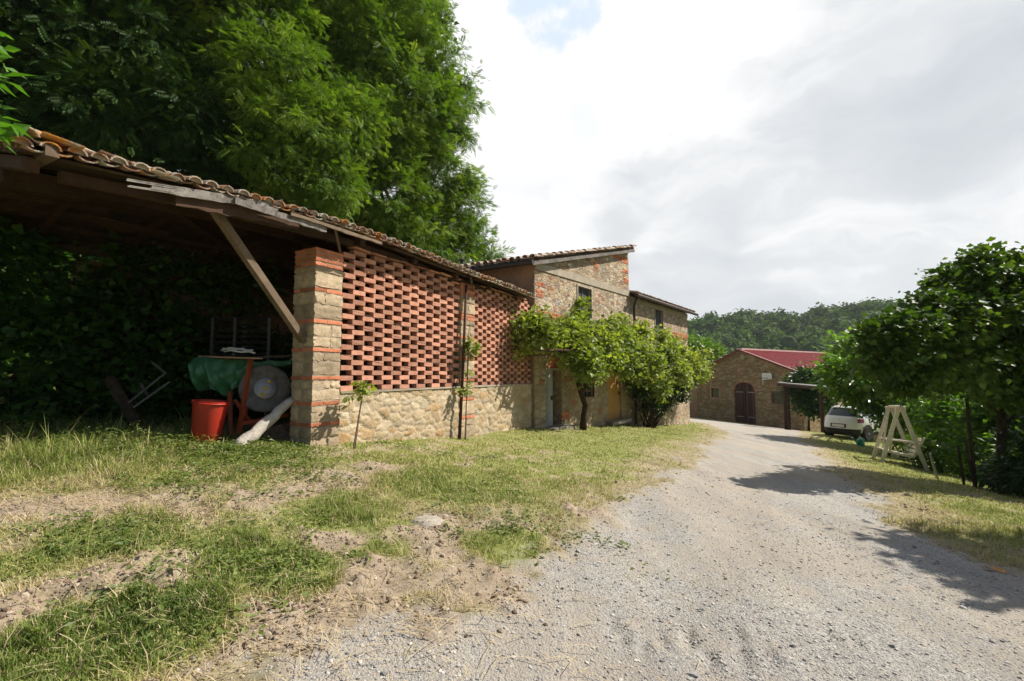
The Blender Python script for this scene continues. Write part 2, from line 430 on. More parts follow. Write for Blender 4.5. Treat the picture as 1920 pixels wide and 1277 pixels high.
# ================================================================== ground
def poly_sd(x, y, poly):
    """signed distance to polygon, positive inside"""
    P = np.array(poly); Q = np.roll(P, -1, 0)
    d = np.full(x.shape, 1e9); ins = np.zeros(x.shape, bool)
    for (ax, ay), (bx, by) in zip(P, Q):
        ex, ey = bx - ax, by - ay
        t = np.clip(((x - ax) * ex + (y - ay) * ey) / (ex * ex + ey * ey + 1e-12), 0, 1)
        d = np.minimum(d, np.hypot(x - ax - t * ex, y - ay - t * ey))
        c = ((ay > y) != (by > y)) & (x < (bx - ax) * (y - ay) / (by - ay + 1e-12) + ax)
        ins ^= c
    return np.where(ins, d, -d)
_L = [(560, 1277), (760, 1195), (900, 1120), (1010, 1055), (1110, 1005), (1195, 955), (1262, 900), (1320, 845), (1366, 812), (1345, 798), (1296, 790)]
_R = [(1475, 803), (1500, 815), (1530, 850), (1580, 900), (1645, 960), (1740, 1020), (1840, 1065), (1919, 1085)]
Lw = [tuple(hit(*p)[:2]) for p in _L]; Rw = [tuple(hit(*p)[:2]) for p in _R]
ROAD = [(-1.6, -3)] + Lw + [(9.5, 33), (13.2, 36.6), (16.2, 33), (15.3, 29.5)] + Rw + [(7.5, -3)]
BARE = [(260, 1235, .3), (420, 1165, .3), (620, 1010, .3), (230, 1050, .2), (400, 1230, .3), (160, 1110, .55), (330, 1095, .5), (60, 1150, .4), (500, 1120, .3), (720, 1090, .45), (850, 1030, .5), (940, 1000, .4), (560, 920, .5),
        (620, 900, .5), (700, 1180, .6), (900, 1090, .5), (480, 940, .4), (820, 975, .25), (560, 1200, .35), (1100, 960, .3), (960, 960, .2), (300, 955, .5), (60, 960, .6), (180, 960, .5), (700, 880, .35), (780, 1000, .3)]
BAREW = [(*hit(a, b)[:2], r) for a, b, r in BARE]
GREEN = [(230, 1000, .42), (150, 1010, .3), (480, 1060, .4), (560, 1075, .3), (940, 1025, .35), (980, 1010, .25), (200, 1210, .4), (100, 1220, .3), (330, 1150, .28), (330, 1180, .28), (40, 1060, .25), (420, 1010, .3), (620, 960, .5), (860, 905, .8)]
GREENW = [(*hit(a, b)[:2], r) for a, b, r in GREEN]
def masks(x, y):
    sd = poly_sd(x, y, ROAD) + (fbm(x * 1.3, y * 1.3, 5) - .5) * 1.1 + (fbm(x * 6, y * 6, 25) - .5) * .5
    gravel = sstep(-.5, .4, sd)
    bare = np.zeros(x.shape)
    for bx, by, r in BAREW:
        bare = np.maximum(bare, 1 - sstep(r * .45, r * 1.25, np.hypot(x - bx, y - by) + (fbm(x * 3, y * 3, 9) - .5) * r * 1.5))
    n = fbm(x * .9, y * .9, 31)
    bare = np.maximum(bare, sstep(.53, .72, n) * .62 * (1 - .7 * sstep(4.5, 7, y))); bare = np.maximum(bare, sstep(.52, .62, fbm(x * 3.1, y * 3.1, 37)) * .6 * (y < 9))
    nearroad = sstep(-1.3, -.2, sd)
    bare = np.maximum(bare, nearroad * .75)
    for bx, by, r in GREENW:
        bare = bare * sstep(r * .5, r * 1.3, np.hypot(x - bx, y - by) + (fbm(x * 3, y * 3, 19) - .5) * r)
    return gravel, np.clip(bare, 0, 1)

def axis(parts):
    o = []
    for a, b, s in parts: o.append(np.arange(a, b, s))
    return np.concatenate(o)
gx = axis([(-3.6, 5.4, .032), (5.4, 14, .12), (14, 40, .7)])
gx = np.concatenate([-np.geomspace(12, 900, 40)[::-1], np.arange(-12, -3.6, .1), gx, np.geomspace(41, 900, 40)])
gy = np.concatenate([[-200, -60, -20, -8, -3, 0, .8, 1.3], axis([(1.6, 5.2, .032), (5.2, 9, .06), (9, 16, .15), (16, 45, .5)]), np.geomspace(46, 900, 50)])
GX, GY = np.meshgrid(gx, gy)
GZ = gz(GX, GY)
gm, bm_ = masks(GX, GY)
near = 1 - sstep(14, 30, np.hypot(GX, GY))
dz = (fbm(GX * 1.1, GY * 1.1, 3) - .5) * .10 * (1 - gm) + (fbm(GX * 6, GY * 6, 8) - .5) * .045 * (.25 + bm_) * (1 - .75 * gm) + (fbm(GX * 14, GY * 14, 11, 3) - .5) * .04 * (bm_ * (1 - gm) + .12) + np.maximum(0, fbm(GX * 8, GY * 8, 71, 3) - .58) * .22 * bm_ * (1 - gm)
for bx, by in [tuple(hit(a, b)[:2]) for a, b in ((160, 1110), (330, 1090), (80, 1150), (440, 1000), (620, 985), (250, 1160))]:
    dd = np.hypot(GX - bx, GY - by)
    dz += (1 - sstep(.1, .7, dd)) * (fbm(GX * 9, GY * 9, 41, 4) - .35) * .07
# tyre tread prints in the gravel
for (px, py) in ((1170, 1190), (1205, 1205), (1240, 1195), (1290, 1190), (1395, 1235), (1440, 1225), (1385, 1190), (1560, 1195), (1600, 1200), (1330, 1235), (1150, 1165)):
    h0 = hit(px, py)
    ca, sa = cos(-.28), sin(-.28)
    uu = (GX - h0[0]) * ca + (GY - h0[1]) * sa; vv_ = -(GX - h0[0]) * sa + (GY - h0[1]) * ca
    g_ = np.exp(-(uu / .03) ** 2 - (vv_ / .11) ** 2) * (.3 + 1.1 * fbm(GX * 11, GY * 11, 6))
    dz += -.024 * g_ + .016 * np.exp(-((uu - .07) / .04) ** 2 - (vv_ / .12) ** 2) * (.5 + fbm(GX * 20, GY * 20, 2))
# wheel ruts along the drive
dz += -.02 * gm * np.exp(-((poly_sd(GX, GY, ROAD) - 1.0) / .3) ** 2)
GZ = GZ + dz * near
ny, nx = GX.shape
idx = np.arange(ny * nx).reshape(ny, nx)
quads = np.stack([idx[:-1, :-1], idx[:-1, 1:], idx[1:, 1:], idx[1:, :-1]], -1).reshape(-1, 4)
from mathutils import Vector
def gzd(x, y):
    """displaced ground height by bilinear lookup"""
    x = np.asarray(x, float); y = np.asarray(y, float)
    i = np.clip(np.searchsorted(gx, x) - 1, 0, nx - 2); j = np.clip(np.searchsorted(gy, y) - 1, 0, ny - 2)
    fx = (x - gx[i]) / (gx[i + 1] - gx[i]); fy = (y - gy[j]) / (gy[j + 1] - gy[j])
    return (GZ[j, i] * (1 - fx) + GZ[j, i + 1] * fx) * (1 - fy) + (GZ[j + 1, i] * (1 - fx) + GZ[j + 1, i + 1] * fx) * fy

def groundmat():
    m, t = nt('farm_ground'); n = N(t); v = n.obj()
    G = n.attr('gravel'); B = n.attr('bare')
    # gravel
    vo = n('ShaderNodeTexVoronoi', {'Vector': v, 'Scale': 55, 'Randomness': 1})
    vo2 = n('ShaderNodeTexVoronoi', {'Vector': v, 'Scale': 130, 'Randomness': 1})
    s1 = n('ShaderNodeSeparateColor', {0: vo.outputs['Color']}).outputs[0]
    s2 = n('ShaderNodeSeparateColor', {0: vo2.outputs['Color']}).outputs[1]
    a = n.math('ADD', n.math('MULTIPLY', s1, .5), n.math('MULTIPLY', s2, .5))
    gcol = n.ramp(a, [(0, (.20, .19, .18)), (.35, (.32, .305, .285)), (.65, (.41, .39, .355)), (1, (.54, .51, .46))])
    big = n.noise(v, .55, 5, .65).outputs[0]
    med = n.noise(v, 5, 5, .7).outputs[0]
    dust = n.math('ADD', n.math('MULTIPLY', big, .65), n.math('MULTIPLY', med, .35))
    gcol = n.mix(n.ramp(dust, [(.43, (0, 0, 0)), (.53, (.85, .85, .85))]), gcol, (.38, .335, .28))
    # soil / thatch
    fine = n.noise(v, 45, 6, .8).outputs[0]
    dirt = n.ramp(n.math('ADD', n.math('MULTIPLY', fine, .6), n.math('MULTIPLY', med, .4)), [(.3, (.15, .11, .075)), (.5, (.32, .25, .18)), (.68, (.48, .40, .30))])
    th = n.noise(n.obj((1, 1, 1)), 70, 5, .8, 1.5).outputs[0]
    thatch = n.ramp(n.math('ADD', n.math('MULTIPLY', th, .6), n.math('MULTIPLY', med, .4)), [(.3, (.11, .13, .04)), (.5, (.22, .24, .07)), (.64, (.36, .33, .14)), (.78, (.5, .42, .25))])
    lawn = n.mix(n.math('ADD', B, n.math('MULTIPLY_ADD', med, .8, -.4), clamp=True), thatch, dirt)
    edge = n.math('ADD', G, n.math('MULTIPLY_ADD', med, .5, -.25))
    edge = n('ShaderNodeMapRange', {'Value': edge, 'From Min': .3, 'From Max': .7}).outputs[0]
    tr = n.noise(n.obj((2.6, .5, 1), (0, 0, .42)), .9, 4, .6).outputs[0]
    gcol = n.mix(1.0, gcol, n.ramp(tr, [(.35, (.88, .885, .90)), (.65, (1.07, 1.06, 1.04))]), 'MULTIPLY')
    cc = n.mix(edge, lawn, gcol)
    # far: wooded / green land
    sep = n('ShaderNodeSeparateXYZ', {0: v}); 
    far = n('ShaderNodeMapRange', {'Value': sep.outputs[1], 'From Min': 42, 'From Max': 60}).outputs[0]
    cc = n.mix(far, cc, (.045, .075, .02))
    h = n.math('ADD', n.math('MULTIPLY', vo.outputs['Distance'], -.7), n.math('MULTIPLY', vo2.outputs['Distance'], -.35))
    hh = n.math('ADD', n.math('MULTIPLY', h, edge), n.math('MULTIPLY', fine, 1.0))
    n.out(cc, .97, n.bump(hh, .012), spec=.08)
    return m
g = M(); g.V = [np.stack([GX, GY, GZ], -1).reshape(-1, 3)]; g.L = [quads.ravel()]; g.S = [np.full(len(quads), 4)]; g.R = [np.zeros(ny * nx)]
GROUND = g.build('ground', groundmat(), smooth=180, extra={'gravel': gm.ravel(), 'bare': bm_.ravel()})
tag(GROUND, kind='structure')

# ================================================================== grass
SHED_A = at(637, 733.8, 7.06); SHED_B = at(994, 718.8, 12.43)
Wd = unit((SHED_B - SHED_A)[:2]); Nn = np.array([Wd[1], -Wd[0]])
O2 = SHED_A[:2].copy()
def S(t, o, z): 
    p = O2 + t * Wd + o * Nn; return np.array([p[0], p[1], z])
def to_shed(x, y):
    dx = x - O2[0]; dy = y - O2[1]; return dx * Wd[0] + dy * Wd[1], dx * Nn[0] + dy * Nn[1]
HC0 = at(1003, 700, 12.45)[:2]; Hd = unit(np.array([.616, .788])); Hn = np.array([Hd[1], -Hd[0]])
def Hs(t, o, z):
    p = HC0 + t * Hd + o * Hn; return np.array([p[0], p[1], z])
def solve_t(fn, px, z=1.5, lo=-8, hi=25):
    for _ in range(50):
        m = (lo + hi) / 2
        if proj(fn(m, 0, z))[0] < px: lo = m
        else: hi = m
    return lo
HT1 = solve_t(Hs, 1182); HT2 = solve_t(Hs, 1292)

def grass_field(N_, seed, ymin, ymax, wide):
    r = np.random.default_rng(seed)
    # positions biased to the camera
    d = ymin * (ymax / ymin) ** r.random(N_)
    u = r.uniform(-1.35, 1.35, N_)
    x = d * u; y = d
    gr, ba = masks(x, y)
    t, o = to_shed(x, y)
    th = (x - HC0[0]) * Hd[0] + (y - HC0[1]) * Hd[1]; oh = (x - HC0[0]) * Hn[0] + (y - HC0[1]) * Hn[1]
    inside = ((o < .02) & (t > -.55) & (t < 7)) | ((oh < .02) & (th > 0) & (th < HT2)) | (y > 33)
    inner = (o < -2.0) & (t > -5)
    clump = fbm(x * 4, y * 4, 77)
    dens = np.clip(1 - ba * .97, 0, 1) * (1 - sstep(.12, .5, gr)) * sstep(.22, .5, clump + .12)
    keep = (r.random(N_) < dens) & ~inside & ~(inner & (r.random(N_) < .6))
    x, y, gr, ba, t, o, d = [a[keep] for a in (x, y, gr, ba, t, o, d)]
    n = len(x)
    tall = sstep(1.1, 2.3, -o + .3) * (t < -.3) * sstep(-9, -6, t) # weeds by the open shed
    tall = np.maximum(tall, sstep(-3.4, -5.2, x) * .8 * (y < 9))
    right = (x > 6.8) & (y < 16)
    hgt = (.012 + .022 * r.random(n)) * (1 + .8 * sstep(.5, .6, fbm(x * 2, y * 2, 55))) * (1 + tall * (1.2 + 2.4 * r.random(n)))
    hgt = np.where(r.random(n) < .006 + tall * .008, hgt * 2.0 + .05, hgt)
    hgt *= 1 + .8 * (d < 5.5) * (fbm(x * 3, y * 3, 15) > .56)
    w = (.0022 + .0018 * r.random(n)) * wide * (1 + np.maximum(d - 4, 0) * .14)
    ang = r.uniform(0, 2 * pi, n); lean = r.uniform(.15, 1.1, n) * hgt
    D = np.stack([np.cos(ang), np.sin(ang), 0 * ang], 1); Sx = np.stack([-np.sin(ang + r.normal(0, .8, n)), np.cos(ang), 0 * ang], 1); Sx = unit(Sx)
    P = np.stack([x, y, gzd(x, y) - .004], 1)
    up = np.array([0, 0, 1.])
    m1 = P + D * lean[:, None] * .3 + up * hgt[:, None] * .55; tp = P + D * lean[:, None] + up * hgt[:, None]
    V = np.stack([P - Sx * w[:, None], P + Sx * w[:, None], m1 + Sx * w[:, None] * .8, m1 - Sx * w[:, None] * .8, tp], 1).reshape(-1, 3)
    b = (np.arange(n) * 5)[:, None]
    L = (np.array([[0, 1, 2, 3, 3, 2, 4]]) + b).ravel(); Sz = np.tile([4, 3], n)
    col_ = .33 + .55 * (fbm(x * .8, y * .8, 61) - .3) + r.normal(0, .15, n) + ba * .45 + .04 * sstep(5, 9, d) - tall * .1
    for bx, by, rr in GREENW:
        col_ -= .17 * (np.hypot(x - bx, y - by) < rr)
    col_ = np.where(r.random(n) < .11, .9, col_)
    return V, L, Sz, np.repeat(np.clip(col_, 0, 1), 5)
g = M()
for a in ((250000, 1, 1.9, 6.5, 1.0), (260000, 2, 5, 30, 1.5), (60000, 3, 1.9, 5, .9)):
    V, L, Sz, R_ = grass_field(*a); g.V.append(V); g.L.append(L + g.n); g.S.append(Sz); g.R.append(R_); g.n += len(V)
tag(g.build('grass', MT['grass']), 'short patchy green and straw coloured grass beside the drive', 'grass', kind='stuff')

# loose dry straw lying on the ground
g = M(); r = np.random.default_rng(5); P = []
for (px, py, sp, k) in ((60, 940, .55, 300), (200, 945, .55, 330), (330, 960, .5, 230), (600, 915, .5, 260), (450, 1200, .7, 180), (700, 1180, .8, 220), (850, 950, 1.1, 260), (1050, 900, 1.6, 260), (300, 1120, .8, 150), (120, 900, .5, 130)):
    h0 = hit(px, py); P.append(np.stack([r.normal(h0[0], sp, k), r.normal(h0[1], sp * .55, k)], 1))
P = np.concatenate(P); t_, o_ = to_shed(P[:, 0], P[:, 1]); P = P[~((o_ < .05) & (t_ > -.6))]; n_ = len(P)
z = gzd(P[:, 0], P[:, 1]) + .012 + .03 * r.random(n_) ** 2
ang = r.normal(.1, .9, n_); tl = r.normal(0, .12, n_)
X = unit(np.stack([np.cos(ang), np.sin(ang), tl], 1)); Yv = unit(np.cross(np.array([0, 0, 1.]), X)); Zv = np.cross(X, Yv)
ln = r.uniform(.06, .24, n_)
g.inst([(-.5, -1, 0), (0, -1, .06), (.5, -.6, 0), (.5, .6, 0), (0, 1, .06), (-.5, 1, 0)], [(0, 1, 4, 5), (1, 2, 3, 4)], np.column_stack([P, z]), X, Yv, Zv, np.stack([ln, np.full(n_, .0022), ln], 1), r.uniform(.84, 1, n_))
tag(g.build('straw', MT['grass']), 'dry cut straw lying over the bare bank', 'straw', kind='stuff')

# gravel stones
ico_v = []; 
_t = (1 + 5 ** .5) / 2
for a, b in ((-1, _t), (1, _t), (-1, -_t), (1, -_t)): ico_v.append((a, b, 0))
for a, b in ((-1, _t), (1, _t), (-1, -_t), (1, -_t)): ico_v.append((0, a, b))
for a, b in ((_t, -1), (_t, 1), (-_t, -1), (-_t, 1)): ico_v.append((a, 0, b))
ico_v = np.array(ico_v) / np.sqrt(1 + _t * _t)
ico_f = [(0, 11, 5), (0, 5, 1), (0, 1, 7), (0, 7, 10), (0, 10, 11), (1, 5, 9), (5, 11, 4), (11, 10, 2), (10, 7, 6), (7, 1, 8), (3, 9, 4), (3, 4, 2), (3, 2, 6), (3, 6, 8), (3, 8, 9), (4, 9, 5), (2, 4, 11), (6, 2, 10), (8, 6, 7), (9, 8, 1)]
oct_v = np.array([(1, 0, 0), (-1, 0, 0), (0, 1, 0), (0, -1, 0), (0, 0, 1), (0, 0, -.5), ]); oct_f = [(0, 2, 4), (2, 1, 4), (1, 3, 4), (3, 0, 4)]
g = M(); r = np.random.default_rng(11)
for (N_, y0, y1, s0, s1, tv, tf) in ((110000, 1.9, 8, .0025, .0065, oct_v, oct_f), (15000, 1.9, 8, .005, .013, ico_v, ico_f), (150, 1.9, 9, .012, .024, ico_v, ico_f)):
    d = y0 * (y1 / y0) ** r.random(N_); x = d * r.uniform(-1.25, 1.25, N_)
    gr, ba = masks(x, d); k = r.random(N_) < (sstep(.25, .7, gr) * (.35 + .65 * sstep(.4, .6, fbm(x * 1.5, d * 1.5, 91))) + .10 * ba)
    x = x[k]; y = d[k]; n_ = len(x)
    s = (s0 + (s1 - s0) * r.random(n_) ** 2) 
    ang = r.uniform(0, 2 * pi, n_); X = np.stack([np.cos(ang), np.sin(ang), r.normal(0, .2, n_)], 1); X = unit(X); Yv = unit(np.cross(np.array([0, 0, 1.]), X)); Zv = np.cross(X, Yv)
    j = tv * (1 + np.random.default_rng(3).normal(0, .16, tv.shape))
    g.inst(j, tf, np.column_stack([x, y, gzd(x, y) + s * .15]), X, Yv, Zv, np.stack([s * r.uniform(.9, 1.6, n_), s, s * r.uniform(.4, .8, n_)], 1))
gravel_mb = g
tag(g.build('gravel', MT['pebble']), 'loose grey and beige gravel stones on the drive', 'gravel', kind='stuff')

# clods of soil on the bare patches
def clodmat():
    m, t = nt('soil_clod'); n = N(t)
    cc = n.ramp(n.attr('rnd'), [(0, (.16, .115, .08)), (.5, (.30, .23, .165)), (1, (.44, .36, .27))])
    f = n.noise(n.obj(), 70, 4).outputs[0]; n.out(cc, .98, n.bump(f, .006), spec=.05); return m
g = M(); r = np.random.default_rng(31)
for (N_, s0, s1) in ((90000, .003, .009), (16000, .007, .022)):
    d = 1.9 * (9 / 1.9) ** r.random(N_); x = d * r.uniform(-1.25, 1.25, N_)
    gr, ba = masks(x, d); k = r.random(N_) < ba * (1 - gr) * (.25 + .75 * sstep(.45, .62, fbm(x * 2.5, d * 2.5, 191)))
    t_, o_ = to_shed(x, d); k &= ~((o_ < .05) & (t_ > -.6))
    x = x[k]; y = d[k]; n_ = len(x); s_ = s0 + (s1 - s0) * r.random(n_) ** 2.5
    ang = r.uniform(0, 2 * pi, n_); X = unit(np.stack([np.cos(ang), np.sin(ang), r.normal(0, .2, n_)], 1)); Yv = unit(np.cross(np.array([0, 0, 1.]), X)); Zv = np.cross(X, Yv)
    j = ico_v * (1 + np.random.default_rng(9).normal(0, .2, ico_v.shape))
    g.inst(j, ico_f, np.column_stack([x, y, gzd(x, y) + s_ * .2]), X, Yv, Zv, np.stack([s_ * r.uniform(.9, 1.5, n_), s_, s_ * r.uniform(.5, .9, n_)], 1))
tag(g.build('soil_clods', clodmat()), 'crumbly clods of dry soil on the bare patches of the bank', 'soil', kind='stuff')
# ================================================================== building helpers
def wall_panel(mb, fn, t0, t1, zb, ztop, openings, thick, arch=None):
    """fn(t,o,z) frame, front at o=0, back at o=-thick; openings (ta,tb,za,zb2); zb/ztop functions of t"""
    zb_f = zb if callable(zb) else (lambda t: zb); zt_f = ztop if callable(ztop) else (lambda t: ztop)
    ts = sorted({t0, t1} | {v for o in openings for v in o[:2]})
    full = []
    for a, b in zip(ts[:-1], ts[1:]):
        k = max(1, int((b - a) / .8)); full += [a + (b - a) * i / k for i in range(k)]
    ts = full + [t1]
    zs = sorted({v for o in openings for v in o[2:4]})
    def quad(a, b, c, d): mb.add([a, b, c, d], [(0, 1, 2, 3)], .5)
    def inside(tm, zm): return any(o[0] < tm < o[1] and o[2] < zm < o[3] for o in openings)
    for a, b in zip(ts[:-1], ts[1:]):
        lv = [('b',)] + [('z', z) for z in zs] + [('t',)]
        def Z(l, t): return zb_f(t) if l[0] == 'b' else zt_f(t) if l[0] == 't' else l[1]
        for l0, l1 in zip(lv[:-1], lv[1:]):
            m = (a + b) / 2; zm = (Z(l0, m) + Z(l1, m)) / 2
            if inside(m, zm): continue
            for o, fl in ((0, 0), (-thick, 1)):
                q = [fn(a, o, Z(l0, a)), fn(b, o, Z(l0, b)), fn(b, o, Z(l1, b)), fn(a, o, Z(l1, a))]
                quad(*(q if not fl else q[::-1]))
    for (ta, tb, za, zc) in openings:   # reveals
        quad(fn(ta, 0, za), fn(ta, 0, zc), fn(ta, -thick, zc), fn(ta, -thick, za))
        quad(fn(tb, 0, zc), fn(tb, 0, za), fn(tb, -thick, za), fn(tb, -thick, zc))
        quad(fn(ta, 0, zc), fn(tb, 0, zc), fn(tb, -thick, zc), fn(ta, -thick, zc))
        quad(fn(tb, 0, za), fn(ta, 0, za), fn(ta, -thick, za), fn(tb, -thick, za))
    for t in (t0, t1): quad(fn(t, 0, zb_f(t)), fn(t, 0, zt_f(t)), fn(t, -thick, zt_f(t)), fn(t, -thick, zb_f(t)))
    quad(fn(t0, 0, zt_f(t0)), fn(t1, 0, zt_f(t1)), fn(t1, -thick, zt_f(t1)), fn(t0, -thick, zt_f(t0)))
    return mb

def tile_roof(mb, P0, ev, up, nE, nU, pitch=.2, step=.33, r=.085, wob=.012, seed=1, sag=None, fill=False):
    """P0 eave start, ev unit along eave, up unit vector up the slope; cover tiles over troughs"""
    rr = np.random.default_rng(seed)
    P0 = np.asarray(P0, float); ev = unit(ev); up = unit(up); nr = unit(np.cross(ev, up)); nr = nr if nr[2] > 0 else -nr
    seg = 6
    def half(conv, r0, r1, L, th):
        v = []
        for (y, rad) in ((0, r0), (L, r1)):
            for k in range(seg + 1):
                an = pi * k / seg
                v.append((-cos(an) * rad, y, sin(an) * rad * (.8 if conv > 0 else .45) * conv))
            for k in range(seg + 1):
                an = pi * k / seg
                v.append((-cos(an) * (rad - th), y, sin(an) * (rad - th) * (.8 if conv > 0 else .35) * conv))
        f = []; m = seg + 1
        for k in range(seg):
            f += [(k, k + 1, 2 * m + k + 1, 2 * m + k), (m + k + 1, m + k, 3 * m + k, 3 * m + k + 1), (k, m + k, m + k + 1, k + 1), (2 * m + k, 2 * m + k + 1, 3 * m + k + 1, 3 * m + k)]
        return v, f
    for conv, dx, dz in ((1, 0, .055), (-1, .5, .055)):
        tv, tf = half(conv, r * 1.08, r * .88, step * 1.22, .016)
        I, J = np.meshgrid(np.arange(nE), np.arange(nU)); I = I.ravel(); J = J.ravel(); n = len(I)
        ex = (I + dx) * pitch + rr.normal(0, wob, n); uy = J * step + rr.normal(0, wob * 1.4, n) - .02 * (conv > 0)
        lift = dz + rr.normal(0, wob * .4, n) + (.012 if conv > 0 else 0)
        P = P0 + ex[:, None] * ev + uy[:, None] * up + lift[:, None] * nr
        if sag is not None: P = P + np.array([0, 0, 1.]) * sag(ex, uy)[:, None]
        rot = rr.normal(0, wob * 2.2, n); tilt = .055 + rr.normal(0, wob * .6, n)
        U = unit(up[None, :] + rot[:, None] * ev[None, :] - tilt[:, None] * nr[None, :]); X = unit(ev[None, :] - (U @ ev)[:, None] * U); Z = np.cross(X, U); Z = np.where((Z @ nr)[:, None] < 0, -Z, Z)
        mb.inst(tv, tf, P, X, U, Z, 1.0, rr.random(n))
        if fill and conv > 0:
            q = J == 0; a_ = [pi * i / 6 for i in range(7)]
            mb.inst([(-cos(i) * r, .035, sin(i) * r * .8) for i in a_], [tuple(range(7))], P[q], X[q], U[q], Z[q], 1.0, rr.random(int(q.sum())) * .4 + .5)
    return mb

def brick_band(mb, fn, t0, t1, z0, rows, o=.012, bl=.27, bh=.058, gap=.012, seed=0, depth=.06):
    rr = np.random.default_rng(seed)
    for k in range(rows):
        t = t0 + (k % 2) * bl * .35
        first = True
        while t < t1 - .05:
            L = min(bl * rr.uniform(.6, 1.05), t1 - t)
            a = fn(t + gap, o, z0 + k * (bh + gap)); b = fn(t + L - gap, o, z0 + k * (bh + gap))
            up = np.array([0, 0, bh / 2]); back = (fn(t, o - depth, 0) - fn(t, o, 0)) / 2
            mb.box((a + b) / 2 + up + back, (b - a) / 2, back, up, .0025, rr.random()); t += L
    return mb

# ================================================================== open farm shed
def zline(px, py, t, o):   # height at which the shed-frame point (t,o) projects to row py
    lo, hi = -3, 9
    for _ in range(50):
        m = (lo + hi) / 2
        if proj(S(t, o, m))[1] > py: lo = m
        else: hi = m
    return lo
EO = .34
def St(px, o, z): return solve_t(lambda t, oo, zz: S(t, o, zz), px, z)
zE = 3.45
tE1 = St(1001, EO, zE); zE1 = zline(1001, 551, tE1, EO)
tE0 = St(42, EO, zE); 
zE0 = zline(42, 256, tE0, EO)
tEm = St(640, EO, zE); zEm = zline(640, 409, tEm, EO)
EK = [(tE0, zE0)] + [(St(a_, EO, zE), zline(a_, b_, St(a_, EO, zE), EO)) for a_, b_ in ((200, 291), (402, 342), (565, 386))] + [(tEm, zEm), (tE1, zE1)]
print('EAVE', tE0, zE0, tEm, zEm, tE1, zE1)
zpar = SHED_A[2]; zpar1 = SHED_B[2]; LT = float(np.hypot(*(SHED_B - SHED_A)[:2]))
zg0 = zline(651, 464.8, .12, 0); zg1 = zline(995, 565.7, LT - .05, 0)
print('GRILLE', zpar, zpar1, zg0, zg1, 'len', LT)
tm0 = St(862, 0, 2); tm1 = St(888, 0, 2); print('MIDPILLAR', tm0, tm1)
shed = thing('farm_shed', S(2, -2, gz(*S(2, -2, 0)[:2])), 'open fronted old farm shed with tiled lean-to roof and lattice brick wall', 'shed')
# corner pillar: sandstone blocks with red brick courses
def pillar(mbS, mbB, mbM, t0, t1, o0, o1, zb, zt, bands, seed, top=3):
    rr = np.random.default_rng(seed)
    c = S((t0 + t1) / 2, (o0 + o1) / 2, (zb + zt) / 2)
    ht = (t1 - t0) / 2; ho = (o1 - o0) / 2
    W3 = np.array([*Wd, 0]); N3 = np.array([*Nn, 0])
    mbM.box(c, W3 * (ht - .014), N3 * (ho - .014), np.array([0, 0, (zt - zb) / 2 - .01]), 0, .5)
    edges = sorted(bands); z = zb
    def course(z, h, brick):
        mb = M() if brick else mbS
        if brick: mbB.append(mb)
        pr = rr.uniform(.0, .012) if brick else rr.uniform(-.004, .02)
        # split in 2 blocks by t, alternating
        cuts = [t0] + ([t0 + (t1 - t0) * rr.uniform(.35, .65)] if (brick or rr.random() < .7) else []) + [t1]
        for a, b in zip(cuts[:-1], cuts[1:]):
            oc = [o0, o0 + (o1 - o0) * rr.uniform(.4, .6), o1] if not brick else [o0, o0 + (o1 - o0) * (.5 if rr.random() < .5 else .3), o1]
            for p, q in zip(oc[:-1], oc[1:]):
                cc = S((a + b) / 2, (p + q) / 2, z + h / 2)
                j = 0 if brick else .006
                # subdivided, roughened block
                nx_, ny_, nz_ = 5, 5, max(2, int(h / .03))
                bx = M()
                A = W3 * ((b - a) / 2 - .004 + pr * .5); B = N3 * ((q - p) / 2 - .004 + pr * .5); C = np.array([0, 0, h / 2 - .005])
                V = []; idx_ = {}; Fc = []
                def vid(i, j_, k):
                    key = (i, j_, k)
                    if key not in idx_:
                        x, y, w = 2 * i / nx_ - 1, 2 * j_ / ny_ - 1, 2 * k / nz_ - 1
                        e = sum(abs(abs(q_) - 1) < 1e-6 for q_ in (x, y, w))
                        shrink = 1 - (.05 if not brick else .02) * (e >= 2)
                        P = cc + A * x * shrink + B * y * shrink + C * w * (1 - .06 * (e >= 2)) + rr.normal(0, .006 if not brick else .0025, 3)
                        idx_[key] = len(V); V.append(P)
                    return idx_[key]
                for i in range(nx_):
                    for k in range(nz_):
                        Fc.append((vid(i, 0, k), vid(i + 1, 0, k), vid(i + 1, 0, k + 1), vid(i, 0, k + 1)))
                        Fc.append((vid(i, ny_, k), vid(i, ny_, k + 1), vid(i + 1, ny_, k + 1), vid(i + 1, ny_, k)))
                for j_ in range(ny_):
                    for k in range(nz_):
                        Fc.append((vid(0, j_, k), vid(0, j_, k + 1), vid(0, j_ + 1, k + 1), vid(0, j_ + 1, k)))
                        Fc.append((vid(nx_, j_, k), vid(nx_, j_ + 1, k), vid(nx_, j_ + 1, k + 1), vid(nx_, j_, k + 1)))
                for i in range(nx_):
                    for j_ in range(ny_):
                        Fc.append((vid(i, j_, 0), vid(i, j_ + 1, 0), vid(i + 1, j_ + 1, 0), vid(i + 1, j_, 0)))
                        Fc.append((vid(i, j_, nz_), vid(i + 1, j_, nz_), vid(i + 1, j_ + 1, nz_), vid(i, j_ + 1, nz_)))
                mb.add(V, Fc, rr.random())
    z = zb
    bh = .062
    for bz in edges + [None]:
        end = bz if bz is not None else zt - top * (bh + .008)
        while z < end - .05:
            h = min(rr.uniform(.15, .25), end - z)
            if end - z - h < .07: h = end - z
            course(z, h - .008, False); z += h
        if bz is not None:
            course(z, bh, True); z += bh + .008
    for k in range(top):
        course(z, bh, True); z += bh + .008
gp = gz(*S(-.3, 0, 0)[:2]) - .25
zpt = zline(606, 461, -.5, .02)
